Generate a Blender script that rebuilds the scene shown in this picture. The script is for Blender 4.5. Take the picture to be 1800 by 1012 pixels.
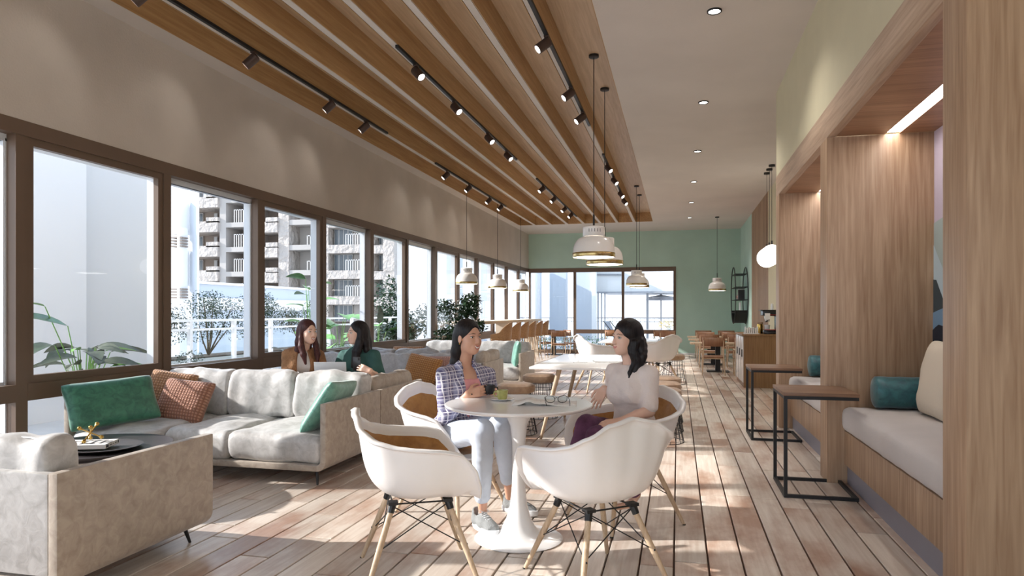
import bpy, bmesh, math, random
import numpy as np
from mathutils import Vector, Matrix, noise as mnoise

PI = math.pi
C = bpy.context.scene.collection
for _o in list(bpy.data.objects):
    bpy.data.objects.remove(_o)

# ------------------------------------------------------------------ camera, world, sun, exposure
F, TH, CU, HV, H = 1200.0, math.atan(292 / 1200), 900.0, 549.5, 1.22
ST, CT = math.sin(TH), math.cos(TH)
cam = bpy.data.cameras.new('camera'); cam_o = bpy.data.objects.new('camera', cam); C.objects.link(cam_o)
cam.sensor_width = 36; cam.lens = 24; cam.shift_y = (HV - 506) / 1800
cam_o.location = (0, 0, H); cam_o.rotation_euler = (PI / 2, 0, TH)
cam.clip_end = 500
S = bpy.context.scene
S.camera = cam_o
S.view_settings.view_transform = 'Standard'; S.view_settings.look = 'None'
S.view_settings.gamma = 1.0; S.view_settings.use_curve_mapping = False
S.view_settings.exposure = 0.66

world = bpy.data.worlds.new('sky'); S.world = world; world.use_nodes = True
wt = world.node_tree; wt.nodes.clear()
wo = wt.nodes.new('ShaderNodeOutputWorld'); wb = wt.nodes.new('ShaderNodeBackground')
wtc = wt.nodes.new('ShaderNodeTexCoord'); wsep = wt.nodes.new('ShaderNodeSeparateXYZ')
wr = wt.nodes.new('ShaderNodeValToRGB'); wn = wt.nodes.new('ShaderNodeTexNoise'); wm = wt.nodes.new('ShaderNodeMix')
wcr = wt.nodes.new('ShaderNodeValToRGB'); wm.data_type = 'RGBA'
wt.links.new(wtc.outputs['Generated'], wsep.inputs[0]); wt.links.new(wsep.outputs['Z'], wr.inputs[0])
wr.color_ramp.elements[0].position = 0.0; wr.color_ramp.elements[0].color = (0.80, 0.90, 1.0, 1)
wr.color_ramp.elements[1].position = 0.6; wr.color_ramp.elements[1].color = (0.28, 0.52, 0.85, 1)
wn.inputs['Scale'].default_value = 3.0; wn.inputs['Detail'].default_value = 6
wcr.color_ramp.elements[0].position = 0.45; wcr.color_ramp.elements[1].position = 0.62
wt.links.new(wtc.outputs['Generated'], wn.inputs['Vector']); wt.links.new(wn.outputs['Fac'], wcr.inputs[0])
wt.links.new(wcr.outputs['Color'], wm.inputs['Factor']); wt.links.new(wr.outputs['Color'], wm.inputs['A'])
wm.inputs['B'].default_value = (0.98, 0.97, 0.97, 1)
wt.links.new(wm.outputs['Result'], wb.inputs['Color']); wb.inputs['Strength'].default_value = 1.7
wt.links.new(wb.outputs[0], wo.inputs[0])

sun = bpy.data.lights.new('sun', 'SUN'); sun.energy = 5.5; sun.angle = math.radians(0.8); sun.color = (1.0, 0.95, 0.89)
sun_o = bpy.data.objects.new('sun', sun); C.objects.link(sun_o)
EL = math.radians(25)
sdir = Vector((CT * math.cos(EL), ST * math.cos(EL), -math.sin(EL)))
sun_o.rotation_euler = sdir.to_track_quat('-Z', 'Y').to_euler(); sun_o.location = (-20, -5, 12)

# ------------------------------------------------------------------ pixel helpers (photo frame 1800x1012)
def W(u, v, w):
    r = (u - CU) / F * w
    return Vector((r * CT - w * ST, r * ST + w * CT, H - (v - HV) * w / F))
def PX(u, X):
    t = (u - CU) / F
    return (-X * CT - X * ST * t) / (ST - CT * t)
def PY(u, Y):
    t = (u - CU) / F
    return (t * CT * Y - ST * Y) / (CT + ST * t)
def ZZ(v, X, Y):
    return H - (v - HV) * (-X * ST + Y * CT) / F

# ------------------------------------------------------------------ materials
def nt(name):
    m = bpy.data.materials.new(name); m.use_nodes = True
    t = m.node_tree; b = t.nodes['Principled BSDF']
    return m, t, b
def lk(t, a, b): t.links.new(a, b)
def plain(name, col, rough=0.5, metal=0.0, bump=0.0, bscale=40, var=0.0, vscale=3.0, sheen=0.0, spec=0.5, coat=0.0):
    m, t, b = nt(name)
    b.inputs['Base Color'].default_value = (*col, 1); b.inputs['Roughness'].default_value = rough
    b.inputs['Metallic'].default_value = metal; b.inputs['Specular IOR Level'].default_value = spec
    if sheen: b.inputs['Sheen Weight'].default_value = sheen
    if coat: b.inputs['Coat Weight'].default_value = coat
    tc = t.nodes.new('ShaderNodeTexCoord')
    n = t.nodes.new('ShaderNodeTexNoise'); n.inputs['Scale'].default_value = vscale; n.inputs['Detail'].default_value = 6
    lk(t, tc.outputs['Object'], n.inputs['Vector'])
    r = t.nodes.new('ShaderNodeValToRGB')
    v = max(var, 0.03)
    r.color_ramp.elements[0].position = 0.3; r.color_ramp.elements[1].position = 0.7
    r.color_ramp.elements[0].color = tuple(c * (1 - v) for c in col) + (1,)
    r.color_ramp.elements[1].color = tuple(min(1, c * (1 + v)) for c in col) + (1,)
    lk(t, n.outputs['Fac'], r.inputs[0]); lk(t, r.outputs[0], b.inputs['Base Color'])
    if bump:
        n2 = t.nodes.new('ShaderNodeTexNoise'); n2.inputs['Scale'].default_value = bscale; n2.inputs['Detail'].default_value = 4
        lk(t, tc.outputs['Object'], n2.inputs['Vector'])
        bp = t.nodes.new('ShaderNodeBump'); bp.inputs['Strength'].default_value = bump; bp.inputs['Distance'].default_value = 0.02
        lk(t, n2.outputs['Fac'], bp.inputs['Height']); lk(t, bp.outputs[0], b.inputs['Normal'])
    return m
def emis(name, col, st):
    m, t, b = nt(name)
    b.inputs['Base Color'].default_value = (*col, 1)
    b.inputs['Emission Color'].default_value = (*col, 1); b.inputs['Emission Strength'].default_value = st
    return m
def wood(name, c1, c2, axis='Z', scale=1.0, rough=0.45, rand=0.0, strip=0.0, bump=0.15):
    """straight grained timber, grain along axis; strip = width of the veneer leaves it is matched from"""
    m, t, b = nt(name)
    b.inputs['Roughness'].default_value = rough
    tc = t.nodes.new('ShaderNodeTexCoord'); mp = t.nodes.new('ShaderNodeMapping')
    s = [46 * scale] * 3; s['XYZ'.index(axis)] = 2.2 * scale
    mp.inputs['Scale'].default_value = s
    lk(t, tc.outputs['Object'], mp.inputs['Vector'])
    n = t.nodes.new('ShaderNodeTexNoise'); n.inputs['Scale'].default_value = 1.0; n.inputs['Detail'].default_value = 8
    n.inputs['Distortion'].default_value = 0.6; n.noise_dimensions = '4D'
    lk(t, mp.outputs[0], n.inputs['Vector'])
    oi = t.nodes.new('ShaderNodeObjectInfo')
    mu = t.nodes.new('ShaderNodeMath'); mu.operation = 'MULTIPLY'; mu.inputs[1].default_value = 30
    lk(t, oi.outputs['Random'], mu.inputs[0])
    add = t.nodes.new('ShaderNodeMath'); add.operation = 'ADD'; lk(t, mu.outputs[0], add.inputs[0]); add.inputs[1].default_value = 0
    lk(t, add.outputs[0], n.inputs['W'])
    r = t.nodes.new('ShaderNodeValToRGB')
    r.color_ramp.elements[0].position = 0.30; r.color_ramp.elements[0].color = (*[x * .92 for x in c2], 1)
    r.color_ramp.elements[1].position = 0.66; r.color_ramp.elements[1].color = (*c1, 1)
    lk(t, n.outputs['Fac'], r.inputs[0])
    out = r.outputs[0]
    # broad tone drift across the boards
    mp2 = t.nodes.new('ShaderNodeMapping'); s2 = [3.2 * scale] * 3; s2['XYZ'.index(axis)] = 0.12
    mp2.inputs['Scale'].default_value = s2; lk(t, tc.outputs['Object'], mp2.inputs['Vector'])
    n2 = t.nodes.new('ShaderNodeTexNoise'); n2.inputs['Scale'].default_value = 1.0; n2.inputs['Detail'].default_value = 2
    lk(t, mp2.outputs[0], n2.inputs['Vector'])
    r2 = t.nodes.new('ShaderNodeValToRGB'); r2.color_ramp.elements[0].position = 0.35; r2.color_ramp.elements[1].position = 0.65
    r2.color_ramp.elements[0].color = (0.78, 0.74, 0.70, 1); r2.color_ramp.elements[1].color = (1, 1, 1, 1)
    lk(t, n2.outputs['Fac'], r2.inputs[0])
    mx = t.nodes.new('ShaderNodeMix'); mx.data_type = 'RGBA'; mx.blend_type = 'MULTIPLY'; mx.inputs['Factor'].default_value = 1
    lk(t, out, mx.inputs['A']); lk(t, r2.outputs[0], mx.inputs['B']); out = mx.outputs['Result']
    if rand:
        hs = t.nodes.new('ShaderNodeHueSaturation'); mr = t.nodes.new('ShaderNodeMapRange')
        mr.inputs['To Min'].default_value = 1 - rand; mr.inputs['To Max'].default_value = 1 + rand * 0.5
        lk(t, oi.outputs['Random'], mr.inputs['Value']); lk(t, mr.outputs[0], hs.inputs['Value']); lk(t, out, hs.inputs['Color']); out = hs.outputs[0]
    lk(t, out, b.inputs['Base Color'])
    if bump:
        bp = t.nodes.new('ShaderNodeBump'); bp.inputs['Strength'].default_value = bump; bp.inputs['Distance'].default_value = 0.004
        lk(t, n.outputs['Fac'], bp.inputs['Height']); lk(t, bp.outputs[0], b.inputs['Normal'])
    return m
def velvet(name, c1, c2, rough=0.55, scale=6, sheen=0.5, mult=2.2):
    """crushed velvet / worn suede: blotchy nap"""
    m, t, b = nt(name)
    b.inputs['Roughness'].default_value = rough; b.inputs['Sheen Weight'].default_value = sheen; b.inputs['Sheen Roughness'].default_value = 0.4
    tc = t.nodes.new('ShaderNodeTexCoord'); n = t.nodes.new('ShaderNodeTexNoise'); n.inputs['Scale'].default_value = scale * mult
    n.inputs['Detail'].default_value = 8; n.inputs['Distortion'].default_value = .8; n.inputs['Roughness'].default_value = 0.6
    lk(t, tc.outputs['Object'], n.inputs['Vector'])
    r = t.nodes.new('ShaderNodeValToRGB'); r.color_ramp.elements[0].position = 0.34; r.color_ramp.elements[1].position = 0.64
    r.color_ramp.elements[0].color = (*c2, 1); r.color_ramp.elements[1].color = (*c1, 1)
    lk(t, n.outputs['Fac'], r.inputs[0]); lk(t, r.outputs[0], b.inputs['Base Color'])
    bp = t.nodes.new('ShaderNodeBump'); bp.inputs['Strength'].default_value = 0.13; bp.inputs['Distance'].default_value = 0.015
    lk(t, n.outputs['Fac'], bp.inputs['Height']); lk(t, bp.outputs[0], b.inputs['Normal'])
    return m
def knit(name, c1, c2, scale=42):
    """waffle knit: raised grid of yarn"""
    m, t, b = nt(name); b.inputs['Roughness'].default_value = 0.85; b.inputs['Sheen Weight'].default_value = 0.3
    tc = t.nodes.new('ShaderNodeTexCoord')
    w1 = t.nodes.new('ShaderNodeTexWave'); w2 = t.nodes.new('ShaderNodeTexWave'); w1.bands_direction = 'X'; w2.bands_direction = 'Y'
    for w in (w1, w2): w.inputs['Scale'].default_value = scale / 6.28 * 2; lk(t, tc.outputs['Object'], w.inputs['Vector']); w.inputs['Distortion'].default_value = 0.25
    mu = t.nodes.new('ShaderNodeMath'); mu.operation = 'MULTIPLY'; lk(t, w1.outputs['Fac'], mu.inputs[0]); lk(t, w2.outputs['Fac'], mu.inputs[1])
    r = t.nodes.new('ShaderNodeValToRGB'); r.color_ramp.elements[0].color = (*c2, 1); r.color_ramp.elements[1].color = (*c1, 1); r.color_ramp.elements[1].position = 0.6
    lk(t, mu.outputs[0], r.inputs[0]); lk(t, r.outputs[0], b.inputs['Base Color'])
    bp = t.nodes.new('ShaderNodeBump'); bp.inputs['Strength'].default_value = 0.8; bp.inputs['Distance'].default_value = 0.008
    lk(t, mu.outputs[0], bp.inputs['Height']); lk(t, bp.outputs[0], b.inputs['Normal'])
    return m
def plank_mat(name, island):
    """limewashed boards, worn through to red-brown in patches; each board its own tone"""
    m, t, b = nt(name)
    geo = t.nodes.new('ShaderNodeNewGeometry')
    if island: rnd = geo.outputs['Random Per Island']
    else:
        oi = t.nodes.new('ShaderNodeObjectInfo'); rnd = oi.outputs['Random']
    mp = t.nodes.new('ShaderNodeMapping'); mp.inputs['Scale'].default_value = (40, 2.2, 1); lk(t, geo.outputs['Position'], mp.inputs['Vector'])
    g = t.nodes.new('ShaderNodeTexNoise'); g.inputs['Detail'].default_value = 8; g.inputs['Distortion'].default_value = 0.5; g.inputs['Scale'].default_value = 1
    lk(t, mp.outputs[0], g.inputs['Vector'])
    r = t.nodes.new('ShaderNodeValToRGB'); r.color_ramp.elements[0].position = 0.3; r.color_ramp.elements[1].position = 0.7
    r.color_ramp.elements[0].color = (0.60, 0.50, 0.42, 1); r.color_ramp.elements[1].color = (0.77, 0.69, 0.61, 1)
    lk(t, g.outputs['Fac'], r.inputs[0])
    # worn patches
    mp2 = t.nodes.new('ShaderNodeMapping'); mp2.inputs['Scale'].default_value = (2.2, 1.1, 1); lk(t, geo.outputs['Position'], mp2.inputs['Vector'])
    p = t.nodes.new('ShaderNodeTexNoise'); p.noise_dimensions = '4D'; p.inputs['Scale'].default_value = 1; p.inputs['Detail'].default_value = 9; p.inputs['Roughness'].default_value = 0.62
    lk(t, mp2.outputs[0], p.inputs['Vector'])
    ml = t.nodes.new('ShaderNodeMath'); ml.operation = 'MULTIPLY'; ml.inputs[1].default_value = 4.0; lk(t, rnd, ml.inputs[0]); lk(t, ml.outputs[0], p.inputs['W'])
    pr = t.nodes.new('ShaderNodeValToRGB'); pr.color_ramp.elements[0].position = 0.47; pr.color_ramp.elements[1].position = 0.62
    lk(t, p.outputs['Fac'], pr.inputs[0])
    rr = t.nodes.new('ShaderNodeValToRGB'); rr.color_ramp.elements[0].color = (0.31, 0.155, 0.095, 1); rr.color_ramp.elements[1].color = (0.48, 0.285, 0.195, 1)
    lk(t, g.outputs['Fac'], rr.inputs[0])
    mx = t.nodes.new('ShaderNodeMix'); mx.data_type = 'RGBA'
    mf = t.nodes.new('ShaderNodeMath'); mf.operation = 'MULTIPLY'; mf.inputs[1].default_value = 0.88; lk(t, pr.outputs[0], mf.inputs[0])
    lk(t, mf.outputs[0], mx.inputs['Factor']); lk(t, r.outputs[0], mx.inputs['A']); lk(t, rr.outputs[0], mx.inputs['B'])
    hs = t.nodes.new('ShaderNodeHueSaturation'); mr = t.nodes.new('ShaderNodeMapRange'); mr.inputs['To Min'].default_value = 0.78; mr.inputs['To Max'].default_value = 1.12
    lk(t, rnd, mr.inputs['Value']); lk(t, mr.outputs[0], hs.inputs['Value']); lk(t, mx.outputs['Result'], hs.inputs['Color'])
    lk(t, hs.outputs[0], b.inputs['Base Color'])
    b.inputs['Roughness'].default_value = 0.32
    bp = t.nodes.new('ShaderNodeBump'); bp.inputs['Strength'].default_value = 0.3; bp.inputs['Distance'].default_value = 0.004
    lk(t, g.outputs['Fac'], bp.inputs['Height']); lk(t, bp.outputs[0], b.inputs['Normal'])
    return m
def glass_mat(name, tint=(1, 1, 1), refl=1.0):
    m = bpy.data.materials.new(name); m.use_nodes = True; t = m.node_tree; t.nodes.clear()
    o = t.nodes.new('ShaderNodeOutputMaterial'); tr = t.nodes.new('ShaderNodeBsdfTransparent'); gl = t.nodes.new('ShaderNodeBsdfGlossy')
    gl.inputs['Roughness'].default_value = 0.02; tr.inputs['Color'].default_value = (*tint, 1)
    lw = t.nodes.new('ShaderNodeLayerWeight'); lw.inputs['Blend'].default_value = 0.5; mx = t.nodes.new('ShaderNodeMixShader')
    pw = t.nodes.new('ShaderNodeMath'); pw.operation = 'POWER'; pw.inputs[1].default_value = 5; lk(t, lw.outputs['Facing'], pw.inputs[0])
    ml = t.nodes.new('ShaderNodeMath'); ml.operation = 'MULTIPLY_ADD'; ml.inputs[1].default_value = .5 * refl; ml.inputs[2].default_value = .02 * refl; lk(t, pw.outputs[0], ml.inputs[0])
    lk(t, ml.outputs[0], mx.inputs[0]); lk(t, tr.outputs[0], mx.inputs[1]); lk(t, gl.outputs[0], mx.inputs[2]); lk(t, mx.outputs[0], o.inputs[0])
    return m
def plaid(name):
    m, t, b = nt(name); b.inputs['Roughness'].default_value = 0.85
    tc = t.nodes.new('ShaderNodeTexCoord'); mp = t.nodes.new('ShaderNodeMapping'); mp.inputs['Rotation'].default_value = (0, 0.12, math.radians(-62))
    lk(t, tc.outputs['Object'], mp.inputs['Vector'])
    def band(axis, width, thick, off=0.0):
        sp = t.nodes.new('ShaderNodeSeparateXYZ'); lk(t, mp.outputs[0], sp.inputs[0])
        a = t.nodes.new('ShaderNodeMath'); a.operation = 'ADD'; a.inputs[1].default_value = 10 + off; lk(t, sp.outputs[axis], a.inputs[0])
        d = t.nodes.new('ShaderNodeMath'); d.operation = 'MODULO'; d.inputs[1].default_value = width; lk(t, a.outputs[0], d.inputs[0])
        g = t.nodes.new('ShaderNodeMath'); g.operation = 'LESS_THAN'; g.inputs[1].default_value = thick; lk(t, d.outputs[0], g.inputs[0])
        return g.outputs[0]
    col = None
    base = (0.13, 0.115, 0.22)
    cur = None
    for (axis, wd, th, off, c, f) in (('X', .046, .020, 0, (0.30, 0.30, 0.42), .7), ('Z', .046, .020, 0, (0.30, 0.30, 0.42), .6),
                                     ('X', .046, .0045, .016, (0.82, 0.80, 0.84), .9), ('Z', .046, .0045, .016, (0.82, 0.80, 0.84), .9),
                                     ('X', .046, .004, .034, (0.75, 0.72, 0.80), .7), ('Z', .046, .004, .034, (0.75, 0.72, 0.80), .7)):
        mx = t.nodes.new('ShaderNodeMix'); mx.data_type = 'RGBA'
        k = t.nodes.new('ShaderNodeMath'); k.operation = 'MULTIPLY'; k.inputs[1].default_value = f; lk(t, band(axis, wd, th, off), k.inputs[0])
        lk(t, k.outputs[0], mx.inputs['Factor'])
        if cur is None: mx.inputs['A'].default_value = (*base, 1)
        else: lk(t, cur, mx.inputs['A'])
        mx.inputs['B'].default_value = (*c, 1); cur = mx.outputs['Result']
    lk(t, cur, b.inputs['Base Color'])
    return m

M = {}
M['plaster'] = plain('plaster', (0.56, 0.495, 0.43), 0.9, bump=0.12, bscale=60, var=0.07, vscale=1.6)
M['ceiling_plaster'] = plain('ceiling_plaster', (0.62, 0.56, 0.505), 0.9, bump=0.08, bscale=60, var=0.05, vscale=1.1)
M['green'] = plain('mint_plaster', (0.45, 0.61, 0.52), 0.85, bump=0.12, bscale=50, var=0.05, vscale=1.5)
M['yellow'] = plain('yellow_plaster', (0.62, 0.565, 0.39), 0.85, bump=0.05, bscale=70, var=0.03)
M['bronze'] = plain('bronze_frame', (0.15, 0.098, 0.068), 0.4, 0.1, spec=0.35, var=0.06)
M['alu'] = plain('white_aluminium', (0.70, 0.72, 0.75), 0.4)
M['oak_v'] = wood('oak_vertical', (0.52, 0.36, 0.235), (0.36, 0.215, 0.125), 'Z', 1.0)
M['oak_y'] = wood('oak_lengthwise', (0.58, 0.43, 0.31), (0.43, 0.29, 0.195), 'Y', 1.0)
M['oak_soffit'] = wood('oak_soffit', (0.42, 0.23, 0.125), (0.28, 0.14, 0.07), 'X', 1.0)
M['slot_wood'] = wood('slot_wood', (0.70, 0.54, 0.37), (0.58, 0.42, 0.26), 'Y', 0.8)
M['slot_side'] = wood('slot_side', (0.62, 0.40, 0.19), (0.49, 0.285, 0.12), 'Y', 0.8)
M['oak_x'] = wood('oak_crosswise', (0.47, 0.30, 0.16), (0.33, 0.19, 0.10), 'X', 1.4)
M['counter_oak'] = wood('counter_oak', (0.34, 0.195, 0.085), (0.25, 0.13, 0.05), 'Z', 1.0)
M['walnut'] = wood('walnut_top', (0.30, 0.175, 0.105), (0.19, 0.10, 0.06), 'X', 1.3)
M['chairwood'] = wood('chair_plywood', (0.36, 0.185, 0.10), (0.26, 0.12, 0.06), 'Z', 1.4)
M['stoolwood'] = wood('stool_plywood', (0.50, 0.29, 0.14), (0.36, 0.19, 0.085), 'X', 1.4)
M['legwood'] = wood('pale_ash', (0.70, 0.54, 0.38), (0.55, 0.39, 0.25), 'Z', 2.0)
M['legbrown'] = wood('beech_leg', (0.50, 0.27, 0.13), (0.37, 0.17, 0.08), 'Z', 2.0)
M['plank'] = plank_mat('limewashed_plank', False)
M['plank_far'] = plank_mat('limewashed_plank_far', True)
M['joint'] = plain('floor_joint', (0.10, 0.055, 0.035), 0.9)
M['black'] = plain('black_metal', (0.009, 0.009, 0.010), 0.5, 0.0)
M['blackplastic'] = plain('black_plastic', (0.015, 0.015, 0.017), 0.25)
M['brownmetal'] = plain('brown_spot_metal', (0.075, 0.045, 0.035), 0.45, 0.3)
M['gold'] = plain('polished_brass', (0.55, 0.36, 0.10), 0.18, 1.0)
M['brass'] = plain('brass_band', (0.50, 0.37, 0.16), 0.25, 1.0)
M['shell'] = plain('white_shell', (0.86, 0.84, 0.83), 0.28, spec=0.5, coat=0.15)
M['ochre'] = velvet('ochre_velvet', (0.45, 0.22, 0.055), (0.33, 0.14, 0.03), 0.5, 9, 0.3)
M['white'] = plain('white_gloss', (0.90, 0.89, 0.88), 0.22, coat=0.3)
M['lampwhite'] = plain('lamp_white', (0.80, 0.76, 0.72), 0.25, coat=0.2)
M['sofa'] = velvet('grey_velvet', (0.56, 0.545, 0.53), (0.40, 0.385, 0.37), 0.42, 7, 0.25)
M['sofa_shell'] = velvet('taupe_velvet', (0.42, 0.355, 0.29), (0.31, 0.25, 0.20), 0.5, 8, 0.25)
M['sofa_grey'] = velvet('cool_grey_velvet', (0.46, 0.45, 0.455), (0.34, 0.33, 0.335), 0.45, 9, 0.3)
M['bench'] = plain('bench_fabric', (0.57, 0.53, 0.51), 0.8, bump=0.1, bscale=90, var=0.05, vscale=3)
M['beige'] = plain('beige_fabric', (0.62, 0.53, 0.42), 0.85, bump=0.1, bscale=90)
M['teal'] = velvet('teal_velvet', (0.035, 0.15, 0.165), (0.018, 0.08, 0.095), 0.4, 9, 0.4)
M['greenvel'] = velvet('green_velvet', (0.06, 0.24, 0.15), (0.03, 0.13, 0.09), 0.4, 8, 0.5)
M['mint'] = velvet('mint_velvet', (0.17, 0.39, 0.31), (0.09, 0.25, 0.20), 0.4, 8, 0.5)
M['knit_tan'] = knit('tan_knit', (0.55, 0.30, 0.15), (0.30, 0.135, 0.06))
M['knit_rust'] = knit('rust_knit', (0.48, 0.235, 0.15), (0.25, 0.10, 0.06))
M['knit_orange'] = knit('orange_knit', (0.50, 0.235, 0.06), (0.30, 0.12, 0.03))
M['knit_pink'] = knit('pink_knit', (0.48, 0.27, 0.22), (0.30, 0.16, 0.13))
M['toekick'] = plain('grey_plinth', (0.26, 0.25, 0.29), 0.5)
M['lit'] = emis('lamp_light', (1.0, 0.97, 0.92), 6)
M['globe'] = emis('opal_globe', (1.0, 0.98, 0.95), 1.9)
M['led'] = emis('led_strip', (1.0, 0.97, 0.93), 9)
M['glass'] = glass_mat('window_glass', (0.98, 0.985, 0.99), 0.9)
M['railglass'] = glass_mat('rail_glass', (0.90, 0.93, 0.93), 0.8)
M['paper'] = plain('paper', (0.80, 0.78, 0.75), 0.7)
M['ink'] = plain('ink', (0.03, 0.03, 0.035), 0.7)
M['darktable'] = plain('dark_table', (0.05, 0.042, 0.042), 0.35)
M['tray'] = plain('tray_dark', (0.075, 0.065, 0.062), 0.4)
M['cupgreen'] = plain('olive_glaze', (0.42, 0.41, 0.14), 0.25, var=0.2, vscale=30)
M['leaf'] = plain('leaf', (0.05, 0.14, 0.035), 0.35, var=0.5, vscale=12)
M['leafbright'] = plain('leaf_bright', (0.16, 0.36, 0.07), 0.4, var=0.3, vscale=10)
M['leafdark'] = plain('leaf_dark', (0.022, 0.05, 0.018), 0.35, var=0.4, vscale=20)
M['leafgrey'] = plain('leaf_grey', (0.06, 0.075, 0.045), 0.6, var=0.4, vscale=15)
M['stem'] = plain('stem', (0.10, 0.075, 0.045), 0.8)
M['pot'] = plain('white_pot', (0.75, 0.74, 0.73), 0.5)
M['soil'] = plain('soil', (0.05, 0.035, 0.025), 0.95)
M['render_white'] = plain('white_render', (0.82, 0.82, 0.82), 0.8, var=0.03, vscale=0.5)
M['render_grey'] = plain('grey_render', (0.68, 0.68, 0.68), 0.8, var=0.03, vscale=0.5)
M['render_blue'] = plain('pale_blue_render', (0.50, 0.545, 0.61), 0.7, var=0.03, vscale=0.3)
M['rock'] = plain('rough_render', (0.43, 0.39, 0.36), 0.9, bump=1.0, bscale=1.6, var=0.08, vscale=0.8)
M['rock'].node_tree.nodes['Bump'].inputs['Distance'].default_value = 0.5
M['bldg'] = plain('building_render', (0.39, 0.365, 0.345), 0.9, var=0.05, vscale=0.2)
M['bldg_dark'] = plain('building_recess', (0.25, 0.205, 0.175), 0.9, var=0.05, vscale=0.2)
M['winglass'] = plain('far_window_glass', (0.10, 0.12, 0.14), 0.12)
M['curtain'] = plain('curtain', (0.55, 0.55, 0.55), 0.8)
M['winframe'] = plain('far_window_frame', (0.52, 0.51, 0.50), 0.6)
M['paving'] = plain('terrace_paving', (0.52, 0.50, 0.48), 0.8, var=0.06)
M['deckgrey'] = plain('grey_deck', (0.30, 0.31, 0.34), 0.7, var=0.06)
M['yellowleaf'] = plain('yellow_blossom', (0.55, 0.40, 0.06), 0.6, var=0.3, vscale=12)

# ------------------------------------------------------------------ mesh helpers
class MB:
    def __init__(s): s.v = []; s.f = []
    def add(s, vs, fs):
        n = len(s.v); s.v += [tuple(p) for p in vs]; s.f += [tuple(i + n for i in f) for f in fs]; return s
    def box(s, x0, x1, y0, y1, z0, z1):
        return s.add([(x0, y0, z0), (x1, y0, z0), (x1, y1, z0), (x0, y1, z0), (x0, y0, z1), (x1, y0, z1), (x1, y1, z1), (x0, y1, z1)],
                     [(0, 3, 2, 1), (4, 5, 6, 7), (0, 1, 5, 4), (1, 2, 6, 5), (2, 3, 7, 6), (3, 0, 4, 7)])
    def quad(s, a, b, c, d): return s.add([a, b, c, d], [(0, 1, 2, 3)])
    def tube(s, pts, r, n=8, closed=False, caps=True):
        pts = [Vector(p) for p in pts]; N = len(pts); rs = r if isinstance(r, (list, tuple)) else [r] * N
        base = len(s.v); up = None
        for i, p in enumerate(pts):
            a = pts[(i - 1) % N] if (closed or i > 0) else p; b = pts[(i + 1) % N] if (closed or i < N - 1) else p
            d = (b - a).normalized()
            if up is None:
                up = Vector((0, 0, 1)) if abs(d.z) < 0.9 else Vector((1, 0, 0))
            x = d.cross(up).normalized(); y = x.cross(d).normalized(); up = y
            for k in range(n):
                t = 2 * PI * k / n; s.v.append(tuple(p + (x * math.cos(t) + y * math.sin(t)) * rs[i]))
        for i in range(N if closed else N - 1):
            for k in range(n):
                a = base + i * n + k; b = base + i * n + (k + 1) % n; j = (i + 1) % N
                s.f.append((a, base + j * n + k, base + j * n + (k + 1) % n, b))
        if not closed and caps:
            s.f.append(tuple(base + k for k in range(n))); s.f.append(tuple(base + (N - 1) * n + k for k in reversed(range(n))))
        return s
    def lathe(s, prof, n=32, cx=0, cy=0, a0=0, a1=2 * PI):
        base = len(s.v); full = abs(a1 - a0 - 2 * PI) < 1e-6; m = n if full else n + 1
        for (r, z) in prof:
            for k in range(m):
                t = a0 + (a1 - a0) * k / n; s.v.append((cx + r * math.cos(t), cy + r * math.sin(t), z))
        for i in range(len(prof) - 1):
            for k in range(n):
                a = base + i * m + k; b = base + i * m + (k + 1) % m
                s.f.append((a, b, b + m, a + m))
        return s
    def disc(s, cx, cy, z, r, n=24):
        return s.add([(cx + r * math.cos(2 * PI * k / n), cy + r * math.sin(2 * PI * k / n), z) for k in range(n)], [tuple(range(n))])
    def prism(s, poly, z0, z1):
        n = len(poly)
        vs = [(x, y, z0) for x, y in poly] + [(x, y, z1) for x, y in poly]
        return s.add(vs, [tuple(reversed(range(n))), tuple(range(n, 2 * n))] + [(i, (i + 1) % n, n + (i + 1) % n, n + i) for i in range(n)])
    def sphere(s, c, r, nu=16, nv=10, sc=(1, 1, 1)):
        base = len(s.v); c = Vector(c)
        for j in range(nv + 1):
            ph = PI * j / nv
            for i in range(nu):
                t = 2 * PI * i / nu
                s.v.append((c.x + r * sc[0] * math.sin(ph) * math.cos(t), c.y + r * sc[1] * math.sin(ph) * math.sin(t), c.z + r * sc[2] * math.cos(ph)))
        for j in range(nv):
            for i in range(nu):
                a = base + j * nu + i; b = base + j * nu + (i + 1) % nu
                s.f.append((a, a + nu, b + nu, b))
        return s
    def xf(s, mat):
        s.v = [tuple(mat @ Vector(p)) for p in s.v]; return s
    def build(s, name, mat, parent=None, smooth=False, loc=(0, 0, 0), rot=(0, 0, 0), bevel=0.0, angle=35, subsurf=0):
        me = bpy.data.meshes.new(name); me.from_pydata(s.v, [], s.f)
        bm = bmesh.new(); bm.from_mesh(me); bmesh.ops.remove_doubles(bm, verts=bm.verts, dist=1e-5)
        bmesh.ops.recalc_face_normals(bm, faces=bm.faces)
        if bevel:
            ed = [e for e in bm.edges if len(e.link_faces) == 2 and e.calc_face_angle(0) > math.radians(40)]
            bmesh.ops.bevel(bm, geom=ed, offset=bevel, segments=2, affect='EDGES', clamp_overlap=True, profile=0.6)
        bm.to_mesh(me); bm.free()
        me.materials.append(M[mat] if isinstance(mat, str) else mat)
        if smooth or bevel:
            me.polygons.foreach_set('use_smooth', [True] * len(me.polygons)); me.set_sharp_from_angle(angle=math.radians(angle))
        o = bpy.data.objects.new(name, me); C.objects.link(o); o.location = loc; o.rotation_euler = rot
        if parent is not None: o.parent = parent
        if subsurf:
            md = o.modifiers.new('sub', 'SUBSURF'); md.levels = md.render_levels = subsurf
        return o
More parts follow.
